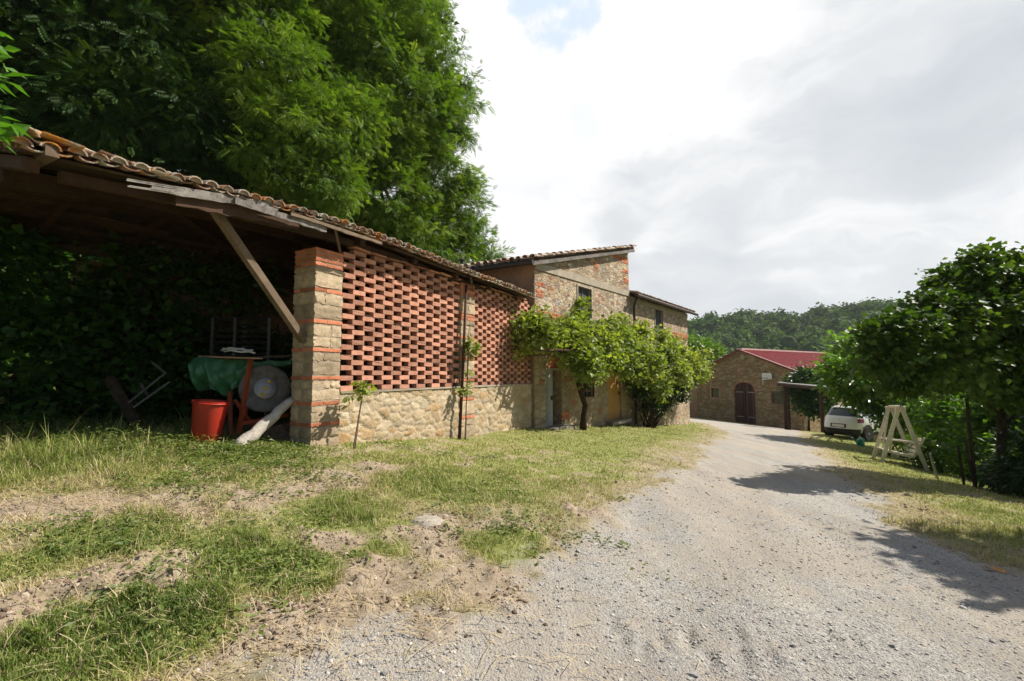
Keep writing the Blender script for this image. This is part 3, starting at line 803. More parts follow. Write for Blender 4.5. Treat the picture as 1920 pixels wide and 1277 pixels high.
bandz = [zline(590, y, -.5, .02) - .03 for y in (798, 758, 709, 655, 601, 541)]
def pillar_obj(t0, t1, o0, o1, zb, zt, bands, seed, top):
    a, b, c = M(), [], M(); pillar(a, b, c, t0, t1, o0, o1, zb, zt, bands, seed, top)
    p = c.build('pillar', MT['mortar'], shed)
    a.build('sandstone_blocks', MT['sandstone'], p, smooth=40); [q.build('brick_course', MT['bandbrick'], p, smooth=40) for q in b]
    return p
print('pillar z', gp, zpt, bandz)
pillar_obj(-.50, 0, -.47, .02, gp, zpt, bandz, 3, 4)
pillar_obj(tm0, tm1, -.3, .03, gz(*S(tm0, 0, 0)[:2]) - .2, zline(865, 531, tm0, 0) + .03, [zpar + .1 + .0, zpar - .3, zpar - .68, zpar + .55, zpar + 1.0, zpar + 1.4, zpar + 1.47], 8, 4)
# parapet wall with real relief
def relief_wall(mb, t0, t1, z0f, z1f, o, amp, stp=.03, seed=0, sx=.33, sz=.2):
    ts = np.arange(t0, t1 + stp, stp); ts[-1] = t1; m = 48
    T = np.repeat(ts[:, None], m + 1, 1); K = np.linspace(0, 1, m + 1)[None, :]
    zb = np.array([z0f(t) for t in ts])[:, None]; zt = np.array([z1f(t) for t in ts])[:, None]
    Z = zb + (zt - zb) * K
    rr = np.random.default_rng(seed)
    nxs = int((t1 - t0) / sx) + 2; nzs = int((zt.max() - zb.min()) / sz) + 2
    I, J = np.meshgrid(np.arange(nxs), np.arange(nzs)); sd = np.stack([t0 + (I.ravel() + .5 * (J.ravel() % 2) + rr.uniform(-.55, .55, I.size)) * sx, zb.min() + (J.ravel() + rr.uniform(-.5, .5, I.size)) * sz], 1)
    u = T + (fbm(T * 9, Z * 9, 3) - .5) * .14; v = Z + (fbm(T * 9, Z * 9, 13) - .5) * .12
    d = np.hypot((u[..., None] - sd[:, 0]) / sx, (v[..., None] - sd[:, 1]) / sz)
    ds = np.sort(d, -1)[..., :2]; di = d.argmin(-1); e = ds[..., 1] - ds[..., 0]
    lift = rr.uniform(-.3, .8, len(sd))[di]
    H = amp * (sstep(0, .22, e) * (.8 + .5 * lift) + .35 * (fbm(T * 14, Z * 14, 23) - .5))
    P = O2[None, None, :] + T[..., None] * Wd + (o + H - amp * .6)[..., None] * Nn
    V = np.concatenate([P, Z[..., None]], -1)
    a, b = T.shape; ix = np.arange(a * b).reshape(a, b)
    q = np.stack([ix[:-1, :-1], ix[1:, :-1], ix[1:, 1:], ix[:-1, 1:]], -1).reshape(-1, 4)
    mb.V.append(V.reshape(-1, 3)); mb.L.append(q.ravel() + mb.n); mb.S.append(np.full(len(q), 4))
    # stone id, with mortar marked by negative value
    idv = rr.random(len(sd))[di]; mb.R.append(idv.ravel()); mb.n += V.size // 3
    return sstep(.03, .13, e).ravel()
def parapetmat():
    m, t = nt('rubble_stone_parapet'); n = N(t); v = n.obj()
    base = n.ramp(n.attr('rnd'), [(i / 8, c) for i, c in enumerate([(.44, .32, .19), (.52, .41, .27), (.40, .32, .23), (.56, .45, .30), (.46, .30, .15), (.44, .38, .28), (.60, .50, .36), (.42, .33, .2)])], 'CONSTANT')
    fine = n.noise(v, 24, 8, .78).outputs[0]; med = n.noise(v, 5, 5, .7).outputs[0]
    base = n.mix(1.0, base, n.ramp(fine, [(.25, (.6, .58, .55)), (.75, (1.3, 1.3, 1.28))]), 'MULTIPLY')
    mo = n.mix(fine, (.38, .31, .22), (.58, .48, .36))
    k = n.math('ADD', n.attr('face'), n.math('MULTIPLY_ADD', med, 1.6, -1.0), clamp=True)
    cc = n.mix(k, mo, base)
    cc = n.mix(1.0, cc, n.ramp(n.noise(v, 1.1, 4).outputs[0], [(.3, (.8, .78, .76)), (.65, (1.08, 1.08, 1.06))]), 'MULTIPLY')
    n.out(cc, .95, n.bump(n.math('ADD', fine, med), .02), spec=.08); return m
pm = parapetmat()
for k, (a, b) in enumerate(((0.0, tm0), (tm1, LT + .12))):
    g = M(); fc = relief_wall(g, a, b, lambda t: gz(*S(t, 0, 0)[:2]) - .2, lambda t: zpar + (zpar1 - zpar) * t / LT - .03, 0, .028, seed=k + 2, sx=.27, sz=.13)
    n0 = g.n
    g.box(S((a + b) / 2, -.21, (zpar + gp) / 2 - .1), np.array([*Wd, 0]) * (b - a) / 2, np.array([*Nn, 0]) * .16, np.array([0, 0, (zpar - gp) / 2 + .05 - .0]), 0, .3)
    fc = np.concatenate([fc, np.zeros(g.n - n0)])
    pw = g.build('parapet_wall', pm, shed, smooth=180, extra={'face': fc})
    g = M(); g.box(S((a + b) / 2, -.155, zpar + (zpar1 - zpar) * (a + b) / 2 / LT - .016), np.array([*Wd, (zpar1 - zpar) / LT]) * (b - a) / 2, np.array([*Nn, 0]) * .18, np.array([0, 0, .016]), .004, .5)
    g.build('coping', MT['concrete'], pw)
# lattice screens: staggered bricks on edge with open gaps
def lattice(a, b, ncol, seed):
    rr = np.random.default_rng(seed); g = M(); cw = (b - a) / ncol; nrow = 28
    for r_ in range(nrow):
        for c in range(-1, ncol + 1):
            if (r_ + c) % 2: continue
            t0 = max(a, a + (c - .075) * cw); t1 = min(b, a + (c + 1.075) * cw)
            if t1 - t0 < .03: continue
            tm = (t0 + t1) / 2
            z0 = zpar + (zpar1 - zpar) * tm / LT; zt = zg0 + (zg1 - zg0) * tm / LT
            h = (zt - z0) / nrow
            g.box(S(tm, -.07 + rr.normal(0, .004), z0 + (r_ + .5) * h + rr.normal(0, .0015)), np.array([*Wd, rr.normal(0, .012)]) * (t1 - t0) / 2, np.array([*Nn, 0]) * .06, np.array([0, 0, h / 2 - .0035]), .002, rr.random())
    # cut board strip on top
    return g
g = lattice(.02, tm0, 14, 1); g.build('brick_lattice', MT['brick'], shed)
g = lattice(tm1, LT + .05, 15, 2); g.build('brick_lattice', MT['brick'], shed)
# broken flat tiles along the screen top
g = M()
t = .25
while t < LT - .2:
    if not (tm0 - .2 < t < tm1):
        zz = zg0 + (zg1 - zg0) * t / LT
        M().box(S(t + .1, -.04, zz + .015 + random.uniform(0, .02)), np.array([*Wd, random.uniform(-.12, .05)]) * .16, np.array([*Nn, 0]) * .09, np.array([0, 0, .008]), .004).build('flat_tile', MT['brick'], shed)
    t += .36
g = M(); g.box(S(LT / 2, -.32, zg0 + .22), np.array([*Wd, 0]) * LT / 2, np.array([*Nn, 0]) * .09, np.array([0, 0, .12]), .004)
g.build('wall_plate', MT['brownwood'], shed)
# back wall and end wall (dark, inside)
g = M()
wall_panel(g, lambda t, o, z: S(t, o - 5.0, z), -1.6, LT, gp - .3, zE + .1, [], .3); bw = g.build('back_wall', MT['plaster'], shed)
# roof
slope = radians(15)
upv = np.array([-Nn[0] * cos(slope), -Nn[1] * cos(slope), sin(slope)])
zE_at = lambda t: np.interp(t, [q_[0] for q_ in EK], [q_[1] for q_ in EK])
W3 = np.array([*Wd, 0.]); N3 = np.array([*Nn, 0.])
EP0 = S(tE0, EO, zE0 - .13)
Lroof = tE1 - tE0
sagf = lambda ex, uy: (zE_at(tE0 + np.asarray(ex, float)) - zE0) + .012 * np.sin(np.asarray(ex, float) * 1.7)
nrows = 10
g = M(); tile_roof(g, EP0, W3, upv, int(Lroof / .165) + 1, 14, pitch=.165, step=.236, r=.068, wob=.011, sag=sagf, seed=4, fill=True)
g.build('roof_tiles', MT['tile_lichen'], shed)
ridgeP = EP0 + upv * nrows * .33
dn = np.array([-Nn[0] * cos(slope), -Nn[1] * cos(slope), -sin(slope)])
g = M(); tile_roof(g, ridgeP + dn * 11 * .236, W3, -dn, int(Lroof / .165) + 1, 11, pitch=.165, step=.236, r=.068, wob=.011, sag=sagf, seed=5)
g.build('roof_tiles', MT['tile_lichen'], shed)
# ridge / verge: heaped loose tiles at the near corner
g = M(); rr = np.random.default_rng(12)
for k in range(15):
    f = k / 14; P = EP0 + upv * (f * nrows * .33 - .05) + W3 * (.0 + rr.normal(0, .03)) + np.array([0, 0, .085])
    n0 = M(); tile_roof(n0, P, W3, upv, 1, 1, r=.07, step=.26, wob=.02, seed=k + 50); g.V += n0.V; g.L += [l + g.n for l in n0.L]; g.S += n0.S; g.R += n0.R; g.n += n0.n
for k in range(5):
    P = EP0 + W3 * (.02 + k * .22) + upv * rr.uniform(.04, .16) + np.array([0, 0, .10 + .02 * (k % 3)])
    ax = unit(W3 + upv * rr.uniform(-.2, .5) + np.array([0, 0, .03])); n0 = M(); tile_roof(n0, P, unit(np.cross(ax, [0, 0, 1])), ax, 1, 1, r=.06, step=.24, wob=.03, seed=k + 90); g.V += n0.V; g.L += [l + g.n for l in n0.L]; g.S += n0.S; g.R += n0.R; g.n += n0.n
g.build('verge_tiles', MT['tile_verge'], shed)
# deck boards under the tiles, parallel to the eave
g = M(); rr = np.random.default_rng(21)
def deck(P0, d, n_, dz):
    for k in range(n_):
        t = 0.0
        while t < Lroof:
            L = min(rr.uniform(1.2, 2.6), Lroof - t)
            m = t + L / 2; sg = float(sagf(np.array([m]), np.array([0]))[0])
            s0 = float(sagf(np.array([t]), 0)[0]); s1 = float(sagf(np.array([t + L]), 0)[0])
            c = P0 + d * (k + .5) * .165 + W3 * m + np.array([0, 0, sg - dz])
            g.box(c, W3 * (L / 2 - .003) + np.array([0, 0, (s1 - s0) / 2]), d * .078, np.array([0, 0, .011]) , .002, rr.random()); t += L
deck(EP0 + upv * .12, upv, 19, .022); deck(ridgeP, dn, 16, .022)
g.build('deck_boards', MT['darkwood'], shed)
# rafters
rafts = np.arange(.12, Lroof, 1.25)
for t in rafts:
    g = M(); sg = float(sagf(np.array([t]), 0)[0])
    a = EP0 + W3 * t + upv * .22 + np.array([0, 0, sg - .095]); b = ridgeP + W3 * t + np.array([0, 0, sg - .095])
    g.bar(a, b, .09, .11, jit=.003)
    g.bar(b, b + dn * 2.6, .09, .11, jit=.003)
    g.build('rafter', MT['brownwood'], shed)
# ridge beam and eave purlins
def swag(o_up, dzv, w, h, name, mat, t0, t1, bow=.02):
    g = M(); n_ = 8
    for i in range(n_):
        ta, tb = t0 + (t1 - t0) * i / n_, t0 + (t1 - t0) * (i + 1) / n_
        pa = EP0 + W3 * (ta - tE0) + upv * o_up; pb = EP0 + W3 * (tb - tE0) + upv * o_up
        za = float(sagf(np.array([ta - tE0]), 0)[0]); zb_ = float(sagf(np.array([tb - tE0]), 0)[0])
        g.bar(pa + np.array([0, 0, za + dzv]), pb + np.array([0, 0, zb_ + dzv]), w, h)
    return g.build(name, mat, shed)
swag(.42, -.16, .10, .10, 'eave_beam', MT['brownwood'], tE0 + .35, tE1 - .15)
swag(nrows * .33 - .1, -.28, .18, .22, 'ridge_beam', MT['brownwood'], tE0 + .2, tE1)
swag(1.8, -.22, .12, .14, 'purlin', MT['brownwood'], tE0 + .25, tE1)
# knee braces
bm0 = S(-.49, -.2, zline(566, 640, -.5, -.2)); tb = St(392, .02, 3.0); bm1 = S(tb, .02, zline(392, 385, tb, .02))
g = M(); g.bar(bm0, bm1, .09, .09, jit=.006); g.bar(bm1 + np.array([*Wd * -.42, .03]), bm1 + np.array([*Wd * .25, -.03]), .1, .05, jit=.004); g.build('knee_brace', MT['oldwood'], shed)
b2 = at(440, 470, 8.6); b3 = at(268, 350, 5.6); g = M(); g.bar(b2, b3, .09, .1, jit=.005); g.build('knee_brace', MT['brownwood'], shed)
# rafter tip stub seen at the near end
g = M(); g.bar(at(98, 283, 3.9), at(42, 312, 4.3), .09, .1, jit=.004); g.build('rafter', MT['oldwood'], shed)
# loose weathered fascia boards hanging below the eave
def board(p, q, o, w, name='fascia_board', seed=0, th=.028, splinter=False, mat='greywood'):
    (px0, py0), (px1, py1) = p, q
    ta = St(px0, o, 3.3); tb = St(px1, o, 3.3)
    a = S(ta, o, zline(px0, py0, ta, o)); b = S(tb, o, zline(px1, py1, tb, o))
    g = M(); rr = np.random.default_rng(seed); n_ = 14; d = b - a
    top = []; bot = []
    for i in range(n_ + 1):
        f = i / n_; wv = w * (1 + rr.normal(0, .05))
        if splinter and f < .16: wv *= .25 + f * 4.5
        c = a + d * f; top.append(c + [0, 0, wv / 2 + rr.normal(0, .003)]); bot.append(c - [0, 0, wv / 2 + rr.normal(0, .005)])
    nn = N3 * th
    V = []; 
    for u_, l_ in zip(top, bot): V += [u_, l_, u_ - nn, l_ - nn]
    Fc = []
    for i in range(n_):
        j = i * 4; k = j + 4; Fc += [(j, j + 1, k + 1, k), (j + 2, k + 2, k + 3, j + 3), (j, k, k + 2, j + 2), (j + 1, j + 3, k + 3, k + 1)]
    Fc += [(0, 2, 3, 1), (n_ * 4, n_ * 4 + 1, n_ * 4 + 3, n_ * 4 + 2)]
    g.add(V, Fc, rr.random())
    if splinter:
        for k in range(7):
            s0 = a + d * rr.uniform(0, .05) + np.array([0, 0, rr.uniform(-.05, .05)]); g.bar(s0 - unit(d) * rr.uniform(.05, .3), s0 + d * .12, .012, .012)
    return g.build(name, MT[mat], shed)
board((284, 350), (520, 388), EO + .0, .10, seed=1, splinter=True)
board((440, 376), (612, 431), EO + .035, .075, seed=2)
board((545, 400), (716, 456), EO + .07, .045, seed=3, mat='oldwood')
board((330, 372), (560, 420), EO - .06, .14, seed=4, mat='brownwood')
# iron eave brackets
for (a, b) in (((622, 408), (636, 472)), ((881, 508), (886, 546))):
    ta = St(a[0], EO - .05, 3.2); tb_ = St(b[0], .04, 3)
    g = M(); g.bar(S(ta, EO - .05, zline(a[0], a[1], ta, EO - .05)), S(tb_, .05, zline(b[0], b[1], tb_, .05)), .03, .03); g.build('eave_bracket', MT['oldwood'], shed)

# ================================================================== stone farmhouse
def hz(t, o, py):
    lo, hi = -4, 12
    for _ in range(50):
        m = (lo + hi) / 2
        if proj(Hs(t, o, m))[1] > py: lo = m
        else: hi = m
    return lo
gH = lambda t: gz(*Hs(t, 0, 0)[:2]) - .25
zc0 = hz(0, 0, 491); zc1 = hz(HT1, 0, 470); zc2 = hz(HT1 + .1, 0, 553); 
print('HOUSE', HT1, HT2, zc0, zc1, zc2, hz(HT2, 0, 583), gH(0), gH(HT1), gH(HT2))
def ht(px, z=1.5): return solve_t(Hs, px, z)
house = thing('stone_farmhouse', Hs(HT1 / 2, -3, gH(3)), 'two storey rubble stone farmhouse with rising tiled roof behind the grapevine', 'house')
ztopU = lambda t: zc0 + (zc1 - zc0) * t / HT1
w1 = (ht(1084.5), ht(1110), hz(ht(1085), 0, 606), hz(ht(1085), 0, 536)); print('win1', w1)
w2 = (ht(1231), ht(1246), hz(ht(1238), 0, 620), hz(ht(1238), 0, 580)); print('win2', w2)
d1 = (ht(1023), ht(1053), gH(ht(1035)) + .28, hz(ht(1030), 0, 694)); tr = (ht(1027), ht(1054), hz(ht(1030), 0, 690), hz(ht(1030), 0, 667))
w3 = (ht(1094), ht(1112), hz(ht(1100), 0, 743), hz(ht(1100), 0, 703))
d2 = (ht(1139), ht(1165), gH(ht(1150)) + .45, hz(ht(1150), 0, 690))
zsplit = hz(ht(1100), 0, 640)
print('doors', d1, d2, w3, zsplit)
tsplit = zsplit
g = M(); wall_panel(g, Hs, 0, HT1, tsplit, ztopU, [w1], .4)
uw = g.build('upper_wall', MT['house'], house)
g = M(); wall_panel(g, Hs, 0, HT1, gH, lambda t: tsplit, [d1, tr, w3, d2], .4)
lw = g.build('lower_wall', MT['house_low'], house)
# left gable-side wall of the house (brown plaster), square to the shed
back = np.array([-Nn[0], -Nn[1], 0.])
def HL(t, o, z): 
    p = HC0 + t * (-Nn) - o * Wd * -1 * -1; p = HC0 + t * (-Nn) + (-o) * Wd; return np.array([p[0], p[1], z])
g = M(); wall_panel(g, lambda t, o, z: HL(t, o, z), .05, 7, gH(0) - .2, zc0 - .02, [], .35)
g.build('side_wall', MT['plaster'], house)
g = M(); far = Hs(HT1, 0, 0)
wall_panel(g, lambda t, o, z: np.array([*(Hs(HT1, 0, 0)[:2] - t * Hn + (o) * -Hd * -1), z]), .02, 6.5, zc2 - 1.0, zc1 - .1, [], .3)
g.build('side_wall', MT['house'], house)
# concrete band
zb0 = hz(0, 0, 497); zb1 = hz(HT1, 0, 551); print('band', zb0, zb1)
g = M(); g.box(Hs(HT1 / 2, .015, (zb0 + zb1) / 2), np.array([*Hd * HT1 / 2, (zb1 - zb0) / 2]), np.array([*Hn, 0]) * .015, np.array([0, 0, .105]), 0, .6)
g.build('concrete_band', MT['concrete'], house)
# brick quoins and courses
def band(*a, **k): brick_band(M(), *a, **k).build('brick_course', MT['bandbrick'], house)
band( Hs, .1, ht(1079), hz(ht(1040), 0, 601), 3, seed=3, o=.02); band( Hs, .02, .5, zb0 - .55, 2, seed=4); band( Hs, .05, .4, zb0 - .85, 3, seed=14)
band( Hs, HT1 - 1.5, HT1 - .05, zb1 + 1.15, 2, seed=5); band( Hs, HT1 - .5, HT1 - .02, zb1 + .35, 3, seed=6); band( Hs, HT1 - .55, HT1 - .02, zb1 + .75, 2, seed=7); band( Hs, HT1 - .6, HT1 - .02, zc1 - .55, 3, seed=8)
band( Hs, HT1 * .55, HT1 * .6, ztopU(HT1 * .58) - .45, 4, seed=9); band( Hs, ht(1165), ht(1182) - .3, hz(ht(1170), 0, 617), 3, seed=10)
band( Hs, .02, .7, zb0 - 1.35, 2, seed=12); band( Hs, 1.3, 1.75, gH(1.5) + .45, 3, seed=13)
# low wing to the right
zt = zc2
g = M(); wall_panel(g, lambda t, o, z: Hs(t, o - .02, z), HT1 + .02, HT2, gH, lambda t: zt - .02, [w2], .4)
g.build('wing_wall', MT['house'], house)
g = M(); wall_panel(g, lambda t, o, z: np.array([*(Hs(HT2, 0, 0)[:2] - t * Hn + o * Hd), z]), .05, 5.5, gH(HT2) - .3, zt - .02, [], .3)
g.build('wing_end_wall', MT['house'], house)
band( lambda t, o, z: Hs(t, o - .02, z), HT1 + .3, HT1 + 1.6, hz(HT1 + 1, 0, 620) , 3, seed=21); band( lambda t, o, z: Hs(t, o - .02, z), w2[1] + 1.0, HT2 - .02, hz(HT2 - 1, 0, 636), 4, seed=22); band( lambda t, o, z: Hs(t, o - .02, z), HT2 - .6, HT2 - .02, hz(HT2, 0, 655), 2, seed=23)
# roofs
sl = (zc1 - zc0) / HT1
rv = np.array([*Hd, sl]); rv_u = unit(rv); RL = HT1 + .35 + .12
eP = Hs(-.35, .18, zc0 - .35 * sl + .02)
ev = back
g = M()
nE = 34; nU = int(RL * sqrt(1 + sl * sl) / .36)
tile_roof(g, eP + np.array([0, 0, .05]), ev, rv_u, nE, nU, pitch=.21, step=.36, wob=.01, seed=31)
g.build('roof_tiles', MT['tile'], house, smooth=50)
g = M(); q = eP + rv * RL; 
poly = [eP, q, q + ev * 7, eP + ev * 7]; g.prism(poly, (0, 0, .05), .5); rd = g.build('roof_deck', MT['brownwood'], house)
g = M()
brd = eP - np.array([0, 0, .06]); g.bar(brd + np.array([*Hn * .012, 0]), brd + rv * RL + np.array([*Hn * .012, 0]), .03, .1); g.build('verge_board', MT['greywood'], house)
g = M(); g.tube([eP - rv_u * .06 + ev * s_ + np.array([0, 0, -.02]) for s_ in np.linspace(-.05, 7, 12)], .07, 10); g.build('gutter', MT['black'], house, smooth=60)
g = M(); vp = eP + ev * 2.6 + rv * .35 + np.array([0, 0, .1]); g.lathe(vp, (0, 0, 1), [(0, .05), (.2, .05), (.2, .11), (.23, .11), (.27, .03)], 10); g.build('vent_pipe', MT['black'], house, smooth=40)
# wing roof: eave along facade
s2 = radians(14); wu = np.array([-Hn[0] * cos(s2), -Hn[1] * cos(s2), sin(s2)]); H3 = np.array([*Hd, 0.])
wP = Hs(HT1 + .06, .28, zt - .06)
Lw_ = HT2 - HT1 + .3
g = M(); tile_roof(g, wP + wu * .05 + np.array([0, 0, .05]), H3, wu, int(Lw_ / .21) + 1, 16, pitch=.21, step=.36, wob=.012, seed=32); g.build('roof_tiles', MT['tile'], house, smooth=50)
g = M(); g.prism([wP, wP + H3 * Lw_, wP + H3 * Lw_ + wu * 5.8, wP + wu * 5.8], (0, 0, .045), .5); g.build('roof_deck', MT['brownwood'], house)
g = M(); g.tube([wP + H3 * s_ + np.array([*Hn * .06, -.0]) for s_ in np.linspace(-.12, Lw_ + .1, 10)], .065, 10); g.build('gutter', MT['rustpipe'], house, smooth=60)
g = M(); g.box(Hs((HT1 + HT2) / 2, .0, zt - .16), H3 * (HT2 - HT1 - .1) / 2, np.array([*Hn, 0]) * .02, np.array([0, 0, .09]), 0, .5); g.build('concrete_band', MT['concrete'], house)
g = M(); dp = Hs(ht(1186), .11, 0)
zd = zt - .1
g.tube([Hs(HT1 + .25, .3, zd), Hs(HT1 + .12, .22, zd - .1), (dp[0], dp[1], zd - .35), (dp[0], dp[1], zd - 1.2), (dp[0], dp[1], gH(HT1) + .3)], .05, 8); g.build('drainpipe', MT['rustpipe'], house, smooth=60)
# windows and doors
def window(par, fn, w, fr=.07, mat='winwood', frame='concrete', depth=.12, bars=0, proud=.025):
    ta, tb_, za, zb_ = w
    g = M(); D3 = (fn(tb_, 0, 0) - fn(ta, 0, 0)); L = np.linalg.norm(D3); d = D3 / L; nn = unit(fn(0, 1, 0) - fn(0, 0, 0)); cx_ = fn((ta + tb_) / 2, 0, (za + zb_) / 2)
    for sgn in (-1, 1): g.box(cx_ + d * sgn * (L / 2 + fr / 2) + nn * 0, d * fr / 2, nn * proud, np.array([0, 0, (zb_ - za) / 2 + fr]), 0, .7)
    for zz, hh in ((zb_ + fr / 2, fr / 2), (za - fr / 2, fr / 2)): g.box(np.array([cx_[0], cx_[1], zz]), d * (L / 2 - .001), nn * proud, np.array([0, 0, hh]), 0, .7)
    f = g.build('window_frame', MT[frame], par)
    g = M(); g.box(cx_ - nn * depth, d * (L / 2 - .004), nn * .02, np.array([0, 0, (zb_ - za) / 2 - .004]), 0, .3)
    p = g.build('pane' if mat == 'glass' else 'shutter', MT[mat], f)
    g = M(); nb = 1 + bars
    g.box(cx_ - nn * (depth - .03), d * .022, nn * .014, np.array([0, 0, (zb_ - za) / 2 - .006]), 0, .9)
    for k in range(bars): g.box(cx_ - nn * (depth - .031) + np.array([0, 0, (zb_ - za) * ((k + 1) / (bars + 1) - .5)]), d * (L / 2 - .006), nn * .01, np.array([0, 0, .018]), 0, .9)
    g.build('glazing_bar', MT['oldwood'] if mat != 'winwood' else MT['winwood'], f)
window(house, Hs, w1, .05); window(house, lambda t, o, z: Hs(t, o - .02, z), w2, .045); window(house, Hs, w3, .03, 'glass', 'brownwood', .1, 3)
def boarded(par, fn, w, name, mat, depth, nb=4, proud=.02):
    ta, tb_, za, zb_ = w; g = M(); W_ = (tb_ - ta) / nb
    nn = unit(fn(0, 1, 0) - fn(0, 0, 0)); d = unit(fn(1, 0, 0) - fn(0, 0, 0))
    for k in range(nb): g.box(fn(ta + (k + .5) * W_, -depth, (za + zb_) / 2), d * (W_ / 2 - .004), nn * proud, np.array([0, 0, (zb_ - za) / 2 - .004]), .001, random.random())
    dr = g.build(name, MT[mat], par)
    g = M(); g.box(fn(tb_ - .08, -depth + .05, (za + zb_) / 2), d * .02, nn * .03, np.array([0, 0, .06])); g.build('door_handle', MT['iron'], dr)
    return dr
# grey door leaf half open, dark passage beside it
tmid = d1[0] + (d1[1] - d1[0]) * .5
boarded(house, Hs, (d1[0] + .01, tmid, d1[2], d1[3]), 'door', 'doorgrey', .06, 4)
boarded(house, Hs, (tmid + .01, d1[1] - .01, d1[2], d1[3]), 'door', 'darkwood', .32, 3)  # no second leaf: dark boards stand in for the unlit passage
boarded(house, Hs, d2, 'door', 'dooryellow', .1, 4)
g = M()
for k in range(9): g.box(Hs(tr[0] + (k + .5) * (tr[1] - tr[0]) / 9, -.08, (tr[2] + tr[3]) / 2), np.array([*Hd, 0]) * .028, np.array([*Hn, 0]) * .05, np.array([0, 0, (tr[3] - tr[2]) / 2 - .005]), .002)
g.build('brick_transom', MT['bandbrick'], house)
g = M(); g.box(Hs((d1[0] + d1[1]) / 2, .0, (d1[3] + tr[2]) / 2), np.array([*Hd, 0]) * ((d1[1] - d1[0]) / 2 + .1), np.array([*Hn, 0]) * .02, np.array([0, 0, (tr[2] - d1[3]) / 2 - .003]), 0, .4); g.build('lintel', MT['concrete'], house)
for dd, ww in ((d1, .35), (d2, .3)):
    g = M()
    for k in range(2 if dd is d1 else 1):
        zz = dd[2] - .07 - .12 * k; g.box(Hs((dd[0] + dd[1]) / 2, ww / 2 + k * .2, zz), np.array([*Hd, 0]) * ((dd[1] - dd[0]) / 2 + .15 + .15 * k), np.array([*Hn, 0]) * (ww / 2), np.array([0, 0, .065]), .012)
    g.build('doorstep', MT['rock'], house)

# ================================================================== far barn
Kp = at(1390, 657, 36.0); gd = unit(np.array([.53, -.85])); rd_ = np.array([-gd[1], gd[0]])
def Bn(t, o, z): p = Kp[:2] + t * gd - o * rd_; return np.array([p[0], p[1], z])
tR = solve_t(Bn, 1506, 0.); tL = solve_t(Bn, 1307, 0.)
zpk = Kp[2]
def bz(t, py):
    lo, hi = -8, 8
    for _ in range(50):
        m = (lo + hi) / 2
        if proj(Bn(t, 0, m))[1] > py: lo = m
        else: hi = m
    return lo
zr = bz(tR, 700); zl = bz(tL, 698); print('BARN', tL, tR, zpk, zl, zr, 'ground', gz(*Bn(0, 0, 0)[:2]), bz(0, 795))
zbT = lambda t: zpk - .12 + (zr - zpk) * max(t, 0) / tR + (zl - zpk) * min(t, 0) / tL
barn = thing('stone_barn', Bn(0, -4, -2.6), 'brown stone barn with red sheet metal roof at the end of the drive', 'barn')
gB = lambda t: gz(*Bn(t, 0, 0)[:2]) - .3
da, db = solve_t(Bn, 1376.5, 0), solve_t(Bn, 1415.5, 0); zsp = bz((da + db) / 2, 733); zar = bz((da + db) / 2, 717); zdb = gz(*Bn(da, 0, 0)[:2]) - .1
wa = (solve_t(Bn, 1334, 0), solve_t(Bn, 1349, 0), bz(tL * .6, 745), bz(tL * .6, 728)); wb = (solve_t(Bn, 1448.5, 0), solve_t(Bn, 1468, 0), bz(tR * .6, 755), bz(tR * .6, 737))
g = M(); wall_panel(g, Bn, tL, tR, gB, zbT, [(da, db, zdb, zar), wa, wb], .4)
# arch spandrels
na = 12; tc = (da + db) / 2; ra = (db - da) / 2
for i in range(na):
    a, b = da + (db - da) * i / na, da + (db - da) * (i + 1) / na
    f = lambda t: zsp + (zar - zsp) * sqrt(max(0, 1 - ((t - tc) / ra) ** 2))
    P = [Bn(a, -.003, f(a)), Bn(b, -.003, f(b)), Bn(b, -.003, zar + .001), Bn(a, -.003, zar + .001)]
    g.prism(P, np.array([*rd_, 0]) * .3, .5)
wall_panel(g, lambda t, o, z: np.array([*(Bn(tR, 0, 0)[:2] + t * rd_ + o * gd), z]), .02, 14, gB(tR) - 1.5, zr - .15, [], .3)
g.build('gable_wall', MT['barn'], barn)
g = M(); 
for i in range(16):
    a0, a1 = pi * i / 16, pi * (i + 1) / 16
    p = [Bn(tc - cos(a) * (ra + .02) * k, .012, zsp + sin(a) * ((zar - zsp) * 1.03) * k) for a, k in ((a0, 1), (a1, 1), (a1, 1.16), (a0, 1.16))]
    g.prism(p, np.array([*rd_, 0]) * .05, random.random())
g.build('brick_arch', MT['brick'], barn)
# door leaves
for s_ in (0, 1):
    g = M(); a, b = (da, tc - .01) if s_ == 0 else (tc + .01, db); nb = 5
    for k in range(nb):
        x0 = a + (b - a) * k / nb; x1 = a + (b - a) * (k + 1) / nb - .012
        g.prism([Bn(x0, -.16, zdb), Bn(x1, -.16, zdb), Bn(x1, -.16, f(x1) - .01), Bn(x0, -.16, f(x0) - .01)], np.array([*rd_, 0]) * .05)
    dl = g.build('door', MT['doorbrown'], barn)
    for zz in (zdb + .55, zsp - .1):
        g = M(); q0 = (a + .05) if s_ == 0 else (b - .05); q1 = q0 + (.62 if s_ == 0 else -.62)
        g.bar(Bn(q0, -.145, zz), Bn(q1, -.145, zz), .02, .06); g.build('strap_hinge', MT['steel'], dl)
for w in (wa, wb): window(barn, Bn, w, .12, 'glass', 'oldwood' if w is wb else 'pinkplaster', .1, 1)
